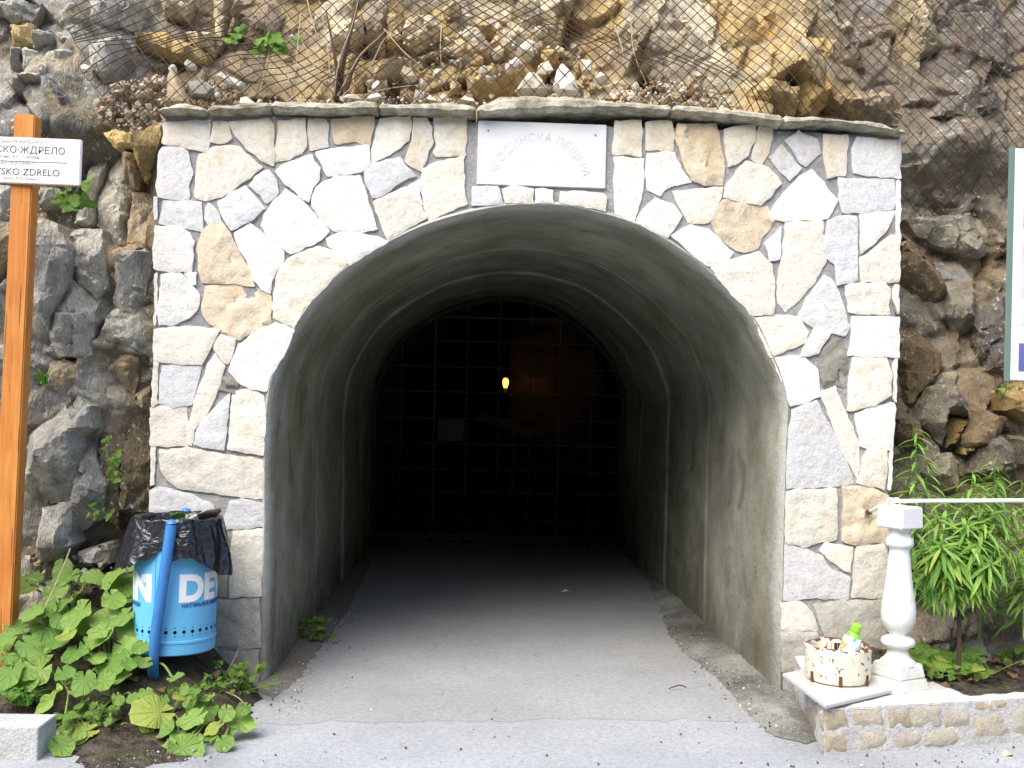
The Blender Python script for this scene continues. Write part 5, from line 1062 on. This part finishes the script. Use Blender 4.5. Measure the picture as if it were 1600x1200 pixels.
# baluster
bp = gz(1402, 1072, HP); kz = (at(1403, 790, bp.y).z - HP) / 910.0
bal = thing('baluster', 'white turned stone baluster with square cap at the portal corner', 'baluster', (bp.x, bp.y, HP))
PR = [(52, 262), (50, 272), (44, 285), (48, 300), (60, 318), (64, 338), (62, 352), (50, 360), (46, 372), (48, 400), (52, 450), (58, 510), (66, 580), (75, 640), (79, 690), (76, 730), (66, 760), (50, 780), (40, 795), (40, 802), (55, 808), (72, 820), (78, 836), (72, 852), (55, 862), (46, 870), (46, 880), (52, 900), (64, 918), (78, 930), (82, 945)]
v, f = lathe_geo([(r_ * kz * 1.08, (1060 - y) * kz) for r_, y in PR], 48); sh = mesh('shaft', v, f, M_BAL, bal, 50)
def block(name, r0, r1, ya, yb, rot, parent):
    bm = bmesh.new(); bmesh.ops.create_cube(bm, size=1)
    for q in bm.verts:
        r_ = r1 if q.co.z > 0 else r0; q.co.x *= 2 * r_ * kz; q.co.y *= 2 * r_ * kz; q.co.z = (1060 - (ya if q.co.z > 0 else yb)) * kz
    bmesh.ops.bevel(bm, geom=bm.edges[:], offset=0.006, segments=3, affect='EDGES'); bmesh.ops.rotate(bm, verts=bm.verts, cent=(0, 0, 0), matrix=Matrix.Rotation(rot, 3, 'Z')); return bm_obj(name, bm, M_BAL, parent, 40)
block('cap_block', 80, 78, 152, 262, rad(28), bal); block('base_block', 96, 84, 938, 1008, rad(28), bal); block('plinth_block', 112, 98, 1006, 1066, rad(28), bal)
# white rail with its hook
rl = thing('rail', 'thin white metal rail running right from the baluster top', 'rail', (bp.x, bp.y, 1.03))
q0 = at(1396, 783, bp.y - 0.01); q1 = at(1600, 782, bp.y + 0.05); q2 = q1 + (q1 - q0) * 1.6
keep(tube('rail_bar', [q0, q1, q2], 0.0095, M_WHITE, None, 10), rl)
keep(tube('hook_arm', smooth_path([at(1357, 800, YF - 0.03), at(1366, 796, YF - 0.12), at(1384, 788, bp.y + 0.05), q0], 5), 0.009, M_WHITE, None, 8), rl)
for sgn in (-1, 1):
    p = at(1396 + 4 * sgn, 786, bp.y - 0.015); v, f = tube_geo([(p.x + 0.02 * math.cos(t_), p.y, p.z + 0.02 * math.sin(t_)) for t_ in np.linspace(0, 6.0, 14)], 0.006, 6); keep(mesh('ring', v, f, M_WHITE, None, 50), rl)
p = at(1357, 800, YF - 0.03); v, f = tube_geo([(p.x, YF - 0.05, p.z), (p.x, YF - 0.015, p.z)], 0.012, 8); keep(mesh('wall_bolt', v, f, M_IRON, None, 40), rl)

# ------------------------------------------------------------------ information board at the right edge
YI = 4.95; ia, ib = at(1586, 231, YI), at(1578, 594, YI); W = 1.15; xl = ib.x
info = thing('information_board', 'white information board in a grey green frame at the right edge', 'board', (xl + W / 2, YI, 0.3))
Mi = Matrix.Translation((xl, YI, ib.z)) @ Matrix.Rotation(math.atan2(ia.x - ib.x, ia.z - ib.z), 4, 'Y') @ Matrix.Rotation(rad(4), 4, 'Z'); hi_ = (ia - ib).length
keep(bevel_box('panel', 0.004, W, 0.0, 0.022, 0, hi_, M_MARBLE, None, 0.003, Mi), info)
keep(bevel_box('frame_side', -0.014, 0.006, 0.004, 0.032, -0.006, hi_ + 0.004, M_GREEN, None, 0.003, Mi), info)
for (a, b, c, d, col) in [(0.052, 0.5, 0.66, 0.83, (0.35, 0.14, 0.22)), (0.046, 0.48, 0.36, 0.60, (0.62, 0.55, 0.62)), (0.046, 0.48, 0.24, 0.33, (0.55, 0.60, 0.70)), (0.042, 0.5, 0.04, 0.16, (0.12, 0.13, 0.34)), (0.56, 1.08, 0.5, 0.9, (0.5, 0.55, 0.45))]:
    o = bevel_box('print', a, b, -0.0015, 0.001, c * hi_, d * hi_, simple('print_ink', col, 0.4, 0.4, 0.35, 9), None, 0.0004, Mi); keep(o, info)
for xx in (0.35, 0.95): keep(tube('post', [Mi @ Vector((xx, 0.055, hi_ * 0.9)), Vector(((Mi @ Vector((xx, 0.055, 0))).x, YI + 0.06, 0.15))], 0.03, M_GREEN, None, 12), info)

# kerb block bottom left
k0 = gz(86, 1118, 0.13); kb = thing('kerb_stone', 'pale concrete kerb block at the lower left edge', 'kerb', (k0.x - 0.5, k0.y, 0))
o = bevel_box('block', k0.x - 1.3, k0.x, k0.y - 0.17, k0.y + 0.02, -0.05, 0.13, M_KERB, None, 0.003); keep(o, kb)

# ------------------------------------------------------------------ plants
def leaf_round(seed):
    r = np.random.RandomState(seed); v = [(0, 0, 0)]; f = []; n = 28; rings = (0.35, 0.7, 1.0)
    for q in rings:
        for i in range(n):
            th = rad(-168 + 336 * i / (n - 1)); R_ = (0.36 + 0.13 * math.cos(th) + 0.05 * math.cos(2 * th)) * (1 + (0.05 * math.sin(7 * th + seed) + 0.03 * math.sin(13 * th) + r.uniform(-0.035, 0.035)) * q)
            x, y = R_ * q * math.sin(th), R_ * q * math.cos(th); rr = math.hypot(x, y)
            v.append((x, y, (0.55 - 0.12 * (seed % 5)) * rr * rr + 0.05 * math.sin((3 + seed % 4) * th + seed) * q * q + 0.10 * x * (seed % 3 - 1) * q + r.uniform(-0.018, 0.018) * q - 0.12 * abs(x) * q * 0 - 0.25 * max(0, y) ** 2 * (seed % 3)))
    for i in range(n - 1):
        f.append((0, 1 + i + 1, 1 + i))
        for j in range(2): a = 1 + j * n; f.append((a + i, a + i + 1, a + n + i + 1, a + n + i))
    f = [t[::-1] for t in f]; f = [t for t in f]
    me = bpy.data.meshes.new('leaf'); me.from_pydata(v, [], f); me.shade_smooth(); me.materials.append(M_PETA); return me
LEAFR = [leaf_round(k) for k in range(11)]
def leaf_lance(seed):
    r = np.random.RandomState(seed); v = []; f = []; n = 7; dr = r.uniform(0.15, 0.55)
    for i in range(n):
        t = i / (n - 1); w_ = 0.064 * math.sin(math.pi * min(1, t * 0.92 + 0.07)) ** 0.8 * (1 - 0.25 * t) + 0.002; z_ = 0.10 * t - dr * t * t; y = t * (1 - 0.12 * dr * t)
        v += [(-w_, y, z_ + 0.02), (0, y, z_), (w_, y, z_ + 0.02)]
    for i in range(n - 1):
        for k in (0, 1): f.append((i * 3 + k, i * 3 + k + 1, i * 3 + k + 4, i * 3 + k + 3))
    me = bpy.data.meshes.new('leaf'); me.from_pydata(v, [], f); me.shade_smooth(); me.materials.append(M_LANCE); return me
LEAFL = [leaf_lance(k) for k in range(6)]
def leaf_small(seed, mat, lob=3):
    v = [(0, 0, 0)]; f = []; n = 17
    for i in range(n):
        th = rad(-150 + 300 * i / (n - 1)); R_ = 0.5 * (0.75 + 0.28 * math.cos(lob * th) + 0.05 * math.sin(9 * th + seed)); v.append((R_ * math.sin(th), 0.35 + R_ * math.cos(th), 0.10 * math.cos(2 * th) - 0.2 * abs(math.sin(th)) * R_))
    for i in range(n - 1): f.append((0, i + 2, i + 1))
    me = bpy.data.meshes.new('leaf'); me.from_pydata(v, [], [t[::-1] for t in f]); me.shade_smooth(); me.materials.append(mat); return me
LEAFS = [leaf_small(k, M_WEED) for k in range(3)]; LEAFD = [leaf_small(k, M_DEAD, 1) for k in range(3)]
def frame(p, z_, y_, s):
    z_ = Vector(z_).normalized(); y_ = Vector(y_); y_ = (y_ - z_ * y_.dot(z_)).normalized(); x_ = y_.cross(z_); Mt = Matrix.Identity(4)
    Mt.col[0][:3] = x_ * s; Mt.col[1][:3] = y_ * s; Mt.col[2][:3] = z_ * s; Mt.translation = p; return Mt
def put(me, M_, parent, name='leaf'):
    o = bpy.data.objects.new(name, me); COL.objects.link(o); o.parent = parent; o.matrix_parent_inverse = Matrix.Translation(-parent.location) @ Matrix.Identity(4); o.matrix_basis = M_; return o
LV = [(160,250,110),(270,270,130),(370,200,130),(400,300,130),(520,210,130),(430,380,165),(580,310,125),(240,460,190),(130,550,120),(590,420,155),(400,590,140),(500,520,160),(290,540,110),(230,610,110),(60,690,175),(120,610,115),(210,690,170),(330,700,110),(570,650,195),(440,730,130),(640,560,130),(540,740,120),(650,720,100),(270,830,180),(40,800,90),(440,850,90),(440,900,85),(525,895,68),(600,885,62),(370,960,100),(340,920,130),(450,1070,155),(320,1060,140),(300,1150,120),(490,940,42),(610,830,72),(690,830,80),(830,910,200),(1070,890,165),(1030,930,140),(1000,1060,150),(930,1020,110),(1130,980,100),(1240,950,145),(940,1160,180),(930,820,70),(960,780,55),(1160,1070,105),(610,180,150),(650,230,150),(700,120,120),(170,200,90),(330,140,100),(700,620,90),(740,560,90),(760,650,90),(900,730,90),(30,620,90),(660,400,120),(690,480,110),(100,760,70),
      (350,330,120),(470,450,120),(310,400,130),(180,370,120),(540,480,110),(360,500,110),(110,470,110),(480,620,110),(20,560,120),(150,760,110),(60,520,100),(620,300,110),(380,800,80),(130,690,100),(250,350,120),(660,650,80),(870,990,120),(1090,830,80),(780,960,90),(1180,900,90),(1280,880,80),(1000,840,90),(1110,1020,90),(700,900,60),(760,800,80),(850,840,70),(1010,800,70),(560,960,60),(400,1130,90),(240,1000,80),(1200,1020,70),(880,1090,90)]
PB = [((300, 330), 'tall butterbur clump against the grey cliff right of the signpost'), ((600, 280), 'butterbur clump tucked behind the left side of the blue bin'), ((160, 560), 'butterbur clump at the foot of the orange signpost'), ((60, 720), 'broad butterbur leaves at the left picture edge above the kerb'),
      ((520, 600), 'large butterbur clump just left of the bent blue tube'), ((280, 800), 'butterbur leaves hanging over the end of the kerb block'), ((380, 1050), 'low butterbur leaves spilling onto the road beside the kerb'), ((560, 880), 'little round leaved seedlings on the bare soil below the bin'),
      ((850, 950), 'crinkled butterbur clump on the soil in front of the blue tube'), ((1060, 1000), 'butterbur clump at the road edge right of the blue tube'), ((720, 620), 'small butterbur leaves around the base of the blue tube'), ((1190, 980), 'rightmost butterbur leaves by the left foot of the portal')]
def bank_z(x, y): return float(bank_h(np.array([(x, y)]), np.array([0.3]))[0])
plants = []
rng.seed(17)
for (b, lab) in PB:
    py = 840 + b[1] / 3.3333; Y = np.interp(py, [880, 1190], [5.30, 4.42]); p = at(b[0] / 3.3333, py, Y); p.y += 0.12
    if p.y > 5.45: p.y = 5.45
    plants.append(thing('butterbur_plant', lab, 'plant', (p.x, p.y, bank_z(p.x, p.y) - 0.01), 'butterbur plants on the left bank'))
for k, (x, y, w_) in enumerate(LV):
    py = 840 + y / 3.3333; Y = float(np.interp(py, [880, 1190], [5.28, 4.40])) + rng.uniform(-0.06, 0.06); p = at(x / 3.3333, py, Y); s = w_ / 3.3333 * Y / FPX * 1.38
    zmin = bank_z(p.x, p.y) + 0.02
    if p.z < zmin: p.z = zmin
    i = min(range(len(PB)), key=lambda q: (PB[q][0][0] - x) ** 2 + (PB[q][0][1] - y) ** 2); pl_ = plants[i]
    nrm = Vector((rng.gauss(0, 0.30), -0.62 + rng.gauss(0, 0.22), 0.80)); tip = Vector((rng.gauss(0, 0.8), -0.5, -0.3 + rng.gauss(0, 0.3)))
    lf = put(LEAFR[k % 11], frame(p, nrm, tip, s), pl_)
    b0 = pl_.location; q = Vector((p.x, p.y, p.z)); mid = (q + b0) / 2 + Vector((0, 0.04, 0.25 * (q - b0).length * 0.3))
    st = tube('leaf_stalk', smooth_path([b0, mid, q - nrm.normalized() * 0.002], 4), [0.005] * 9, M_STEM, None, 5); keep(st, pl_)
# leafy shoots on the right
def shoot(parent, pts, n, ln, start=0.2, droop=0.1, seed=0, stem_mat=None, r0=0.006):
    rng.seed(seed + 90); path = smooth_path(pts, 8); m = len(path); keep(tube('stem', path, [r0 * (1 - 0.7 * i / (m - 1)) for i in range(m)], stem_mat or M_STEM, None, 6), parent)
    for k in range(n):
        t = start + (1 - start) * (k + 0.5) / n; i = min(int(t * (m - 1)), m - 2); p = path[i].lerp(path[i + 1], t * (m - 1) - i); T_ = (path[i + 1] - path[i]).normalized()
        a = k * 2.4 + rng.uniform(-0.3, 0.3); u = T_.orthogonal().normalized(); w_ = T_.cross(u); o_ = u * math.cos(a) + w_ * math.sin(a)
        d = (o_ + T_ * rng.uniform(0.15, 0.7) + Vector((0, 0, -droop * 3 * (1 - t)))).normalized(); s = ln * (1 - 0.5 * max(0, (t - 0.75) / 0.25)) * rng.uniform(0.75, 1.15)
        put(LEAFL[rng.randrange(6)], frame(p, T_ + o_ * 0.25 + Vector((0, -0.15, 0.6)), d, s), parent)
def shoot_plant(lab, base, tips, n, ln, seed, stem=None, fork=None, droop=0.1):
    b = at(*base); b.z = max(0.22, b.z); pl_ = thing('leafy_plant', lab, 'plant', b, 'narrow leaved plants in the planting bed')
    for i, (tx, ty, dY) in enumerate(tips):
        tipp = at(tx, ty, base[2] + dY)
        if fork: f0 = at(*fork); pts = [f0, f0.lerp(tipp, 0.45) + Vector(((tipp.x - f0.x) * 0.15, 0, 0.05)), tipp]
        else: pts = [b, b.lerp(tipp, 0.5) + Vector((0.02, 0, 0.02)), tipp]
        shoot(pl_, pts, n, ln, 0.12 if fork else 0.25, droop, seed + i)
    if fork: keep(tube('woody_stem', smooth_path([b, b.lerp(at(*fork), 0.5) + Vector((0.006, 0, 0)), at(*fork)], 6), 0.011, M_WOODY, None, 8), pl_)
    return pl_
shoot_plant('narrow leaved shoot rising behind the baluster against the portal edge', (1412, 1000, 5.45), [(1432, 668, 0.0), (1418, 740, 0.05), (1450, 720, 0.02)], 64, 0.165, 1)
shoot_plant('bushy narrow leaved plant on a dark bare stem right of the baluster', (1497, 1058, 5.02), [(1448, 850, -0.08), (1462, 800, 0.0), (1505, 770, 0.05), (1540, 770, 0.0), (1562, 800, -0.05), (1580, 860, -0.10), (1528, 850, -0.16), (1490, 860, -0.14), (1445, 900, -0.05), (1550, 880, -0.2), (1520, 735, 0.1), (1475, 775, 0.08), (1585, 790, 0.0), (1560, 745, 0.1), (1512, 815, -0.12), (1470, 850, -0.18), (1540, 815, -0.1)], 50, 0.175, 10, fork=(1497, 935, 5.02), droop=0.07)
shoot_plant('tallest narrow leaved shoot above the rail near the right edge', (1530, 1000, 5.30), [(1556, 716, 0.05), (1530, 755, 0.0)], 60, 0.16, 30)
shoot_plant('narrow leaved shoots at the right picture edge below the board', (1600, 1000, 5.15), [(1596, 750, 0.1), (1612, 800, 0.0), (1590, 870, -0.15), (1625, 860, -0.1)], 44, 0.165, 40)
# small broad leaved weeds
def weed(name, lab, px, py, Y, n, spread, ls, hgt, mats=LEAFS, face=(0, -0.6, 0.8), cat='weed', group=None, seed=1, zbase=None, hang=False):
    rng.seed(seed * 31); p = at(px, py, Y)
    if zbase is not None: p.z = zbase
    pl_ = thing(name, lab, cat, p, group)
    for k in range(n):
        q = p + Vector((rng.gauss(0, spread), rng.gauss(0, spread * 0.5), (-1 if hang else 1) * rng.uniform(0.1, 1) * hgt)); nr = Vector(face) + Vector((rng.gauss(0, 0.35), rng.gauss(0, 0.3), rng.gauss(0, 0.3)))
        put(mats[rng.randrange(len(mats))], frame(q, nr, (rng.gauss(0, 1), -0.3, rng.gauss(-0.4, 0.6)), ls * rng.uniform(0.6, 1.3)), pl_)
        if k % 2 == 0: keep(tube('stalk', [p, (p + q) / 2 + Vector((0, -0.01, 0.01)), q], 0.0018, M_STEM, None, 4), pl_)
    return pl_
weed('fern_weed', 'fine leaved green weed at the left foot of the portal', 372, 1085, 5.15, 70, 0.075, 0.032, 0.16, seed=2)
weed('nettle_weed', 'small bright green weed growing against the left tunnel wall', 488, 1000, 6.40, 34, 0.035, 0.05, 0.14, seed=3)
weed('creeper', 'trailing creeper with small round leaves on the mossy left cliff', 176, 755, 5.42, 16, 0.025, 0.045, 0.24, face=(0, -1, 0.3), seed=4)
weed('creeper', 'three pale creeper leaves on the left cliff above the bin', 160, 803, 5.40, 7, 0.045, 0.045, 0.03, face=(0, -1, 0.4), seed=5)
weed('cliff_weed', 'green leaves sprouting from the cliff just under the signboard', 108, 325, 5.30, 12, 0.035, 0.085, 0.12, face=(0, -0.8, 0.6), seed=6)
weed('cliff_weed', 'yellow green leaves hanging in the netting above the coping', 415, 75, 5.95, 16, 0.09, 0.085, 0.08, face=(0, -0.9, 0.5), seed=7)
weed('cliff_weed', 'small weed on the rocks below the information board', 1565, 625, 5.55, 8, 0.03, 0.05, 0.09, seed=8)
for k, (a, b, Y, n, ls, lab) in enumerate([(1455, 985, 5.05, 14, 0.10, 'broad leaved weed at the foot of the baluster'), (1478, 975, 5.15, 8, 0.13, 'big oval leaves left of the dark bare stem'), (1510, 990, 5.15, 7, 0.10, 'oval leaves right of the dark bare stem'), (1590, 950, 5.3, 9, 0.09, 'clover like weed at the right edge of the planting bed'), (1470, 1035, 4.95, 10, 0.07, 'low weed between the baluster and the dark stem'), (1550, 1020, 5.0, 7, 0.06, 'small weed in the open soil of the planting bed'), (1440, 950, 5.25, 12, 0.09, 'shaded weed behind the baluster shaft')]):
    weed('bed_weed', lab, a, b, Y, n, 0.07, ls, 0.10, seed=20 + k, zbase=0.22, group=None)
for k, (a, b, Y, lab) in enumerate([(160, 1140, 4.62, 'small weed on the bare soil by the white stick'), (30, 1090, 4.75, 'grassy weed behind the kerb block at the left edge'), (330, 1060, 5.0, 'leafy weed under the blue bin'), (300, 1095, 4.85, 'small ferny weed in front of the blue tube')]):
    weed('bank_weed', lab, a, b, Y, 26, 0.06, 0.035, 0.08, seed=40 + k, zbase=bank_z(at(a, b, Y).x, Y))
def grass(lab, px, py, Y, n, L_, spread, mat, seed, zbase=None):
    rng.seed(seed); c = at(px, py, Y); v = []; f = []
    if zbase is not None: c.z = zbase
    for k in range(n):
        a = rng.uniform(0, 6.28); b0 = Vector((rng.gauss(0, spread * 0.25), rng.gauss(0, spread * 0.25), 0)); ln = L_ * rng.uniform(0.5, 1.1); ox, oy = math.cos(a) * spread * 2, math.sin(a) * spread * 2 - 0.01; side = Vector((-math.sin(a), math.cos(a), 0))
        for i in range(5):
            t = i / 4; w_ = 0.0035 * (1 - t) + 0.0003; q = b0 + Vector((ox * t * t, oy * t * t, ln * (t - 0.55 * t * t))); v += [q - side * w_, q + side * w_]
        b = len(v) - 10; f += [(b + 2 * i, b + 2 * i + 1, b + 2 * i + 3, b + 2 * i + 2) for i in range(4)]
    o = mesh('grass_tuft', v, f, mat, None, 180); o.location = c; tag(o, lab, 'grass'); return o
grass('tuft of long green grass growing from the left cliff beside the signpost', 66, 600, 5.36, 34, 0.16, 0.045, M_LANCE, 3)
grass('dry yellow grass tuft at the left corner of the tunnel mouth', 414, 1100, 5.36, 60, 0.17, 0.03, M_DRY, 4)
grass('green grass tuft behind the kerb block at the left', 40, 1100, 4.72, 60, 0.16, 0.07, M_LANCE, 5, 0.10)
grass('little grass tuft at the left foot of the portal', 385, 1100, 5.2, 40, 0.12, 0.03, M_LANCE, 6, 0.06)
# dry stalks and fallen leaves
for k, (a, b, Ya, c, d, Yb, lab) in enumerate([(66, 958, 5.0, 110, 857, 5.2, 'thin straw stalk leaning among the butterbur leaves'), (200, 1198, 4.45, 252, 1150, 4.6, 'dry stalk lying on the road edge below the butterbur'), (355, 1050, 5.2, 372, 1015, 5.3, 'dry yellow stalk against the lowest portal stones'), (205, 1120, 4.7, 208, 1160, 4.6, 'short white stick poking from the bare soil'), (350, 1080, 5.0, 390, 1112, 4.95, 'brown twig on the ground at the portal foot'), (1045, 1076, 5.4, 1072, 1074, 5.4, 'bent dark twig on the tunnel floor at the right')]):
    p0, p1 = at(a, b, Ya), at(c, d, Yb)
    if k == 5: p0, p1 = gz(a, b, 0.02), gz(c, d, 0.02)
    o = tube('dry_stalk', smooth_path([p0, (p0 + p1) / 2 + Vector((0.01, 0, 0.015)), p1], 4), 0.0032, M_DRY if k != 5 else M_WOODY, None, 5); tag(o, lab, 'stalk')
def fallen(lab, region, n, size, mats, seed, zf):
    rng.seed(seed); V_ = []; F_ = []
    for k in range(n):
        a, b = rng.uniform(region[0], region[2]), rng.uniform(region[1], region[3]); z0 = zf(a, b); p = Vector((a, b, z0 + 0.012 + rng.uniform(0, 0.02))); me = mats[rng.randrange(len(mats))]; Mt = frame(p, (rng.gauss(0, 0.35), rng.gauss(-0.2, 0.35), 1), (rng.gauss(0, 1), rng.gauss(0, 1), 0), size * rng.uniform(0.5, 1.4)); b_ = len(V_)
        V_ += [Mt @ q.co for q in me.vertices]; F_ += [tuple(i + b_ for i in t.vertices) for t in me.polygons]
    o = mesh('leaf_litter', V_, F_, M_DEAD, None, 180); tag(o, lab, 'leaves', kind='stuff'); return o
fallen('brown fallen leaves over the dark soil of the planting bed', (2.15, 4.9, 4.2, 5.8), 260, 0.05, LEAFD, 3, lambda a, b: float(bed_h(np.array([(a, b)]), None)[0]))
fallen('brown fallen leaves on the left soil bank', (-2.6, 4.6, -1.15, 5.4), 60, 0.04, LEAFD, 4, bank_z)
# grit and small stones
def grit(lab, regions, seed, s0, s1, tints):
    rng.seed(seed); V_ = []; F_ = []; T_ = []; base = 0
    for (px, n, z0) in regions:
        P = np.array(px); lo, hi = P.min(0), P.max(0); k = 0
        while k < n:
            q = np.array([[rng.uniform(lo[0], hi[0]), rng.uniform(lo[1], hi[1])]]); 
            if not inside(q, px)[0]: continue
            k += 1; c = gz(q[0, 0], q[0, 1], z0); s = s0 + (s1 - s0) * rng.random() ** 4; v, f = CHIPS[rng.randrange(len(CHIPS))]; w_ = (v * s) @ np.array(rnd_rot()).T + np.array(c) + (0, 0, s * 0.3); V_.append(w_); F_.append(f + base); base += len(v); T_.append(np.tile(np.array(rng.choice(tints)) * rng.uniform(0.6, 1.2), (len(v), 1)))
    o = mesh('grit', np.vstack(V_), np.vstack(F_).tolist(), M_RUB, None, None, np.vstack(T_)); tag(o, lab, 'grit', kind='stuff')
GT = [(0.35, 0.34, 0.32), (0.5, 0.5, 0.48), (0.16, 0.15, 0.14), (0.10, 0.08, 0.06)]
grit('loose grit and small stones over the road and tunnel floor', [([(410,1080), (440,1060), (560,900), (600,860), (560,960), (500,1060), (470,1110), (415,1110)], 420, 0.015), ([(1000,900), (1070,930), (1225,1070), (1260,1150), (1180,1140), (1060,1030)], 700, 0.03), ([(420,1090), (1230,1090), (1280,1200), (300,1200)], 160, 0.003), ([(560,900), (980,900), (1150,1090), (450,1090)], 120, 0.007), ([(1270,1185), (1600,1165), (1600,1200), (1280,1200)], 90, 0.003), ([(90,1200), (330,1195), (410,1110), (380,1105), (250,1170), (120,1190)], 200, 0.02)], 5, 0.002, 0.010, GT)
sp_ = gz(882, 925, 0.02); v = [(-.03, 0, 0), (.02, -.03, .012), (.045, 0.01, .004), (.01, .035, .02), (-.015, .02, .005)]
o = mesh('paper_scrap', v, [(0, 1, 3, 4), (1, 2, 3)], M_WHITE, None, None); o.location = sp_; tag(o, 'tiny white paper scrap on the tunnel floor', 'paper')
yl = gz(1580, 1180, 0.008); o = mesh('fallen_leaf', [q.co * 0.055 for q in LEAFD[0].vertices], [tuple(t.vertices) for t in LEAFD[0].polygons], simple('yellow_leaf', (0.55, 0.5, 0.3), 0.7), None, 180); o.location = yl; tag(o, 'pale yellow fallen leaf on the road by the planter wall', 'leaf')
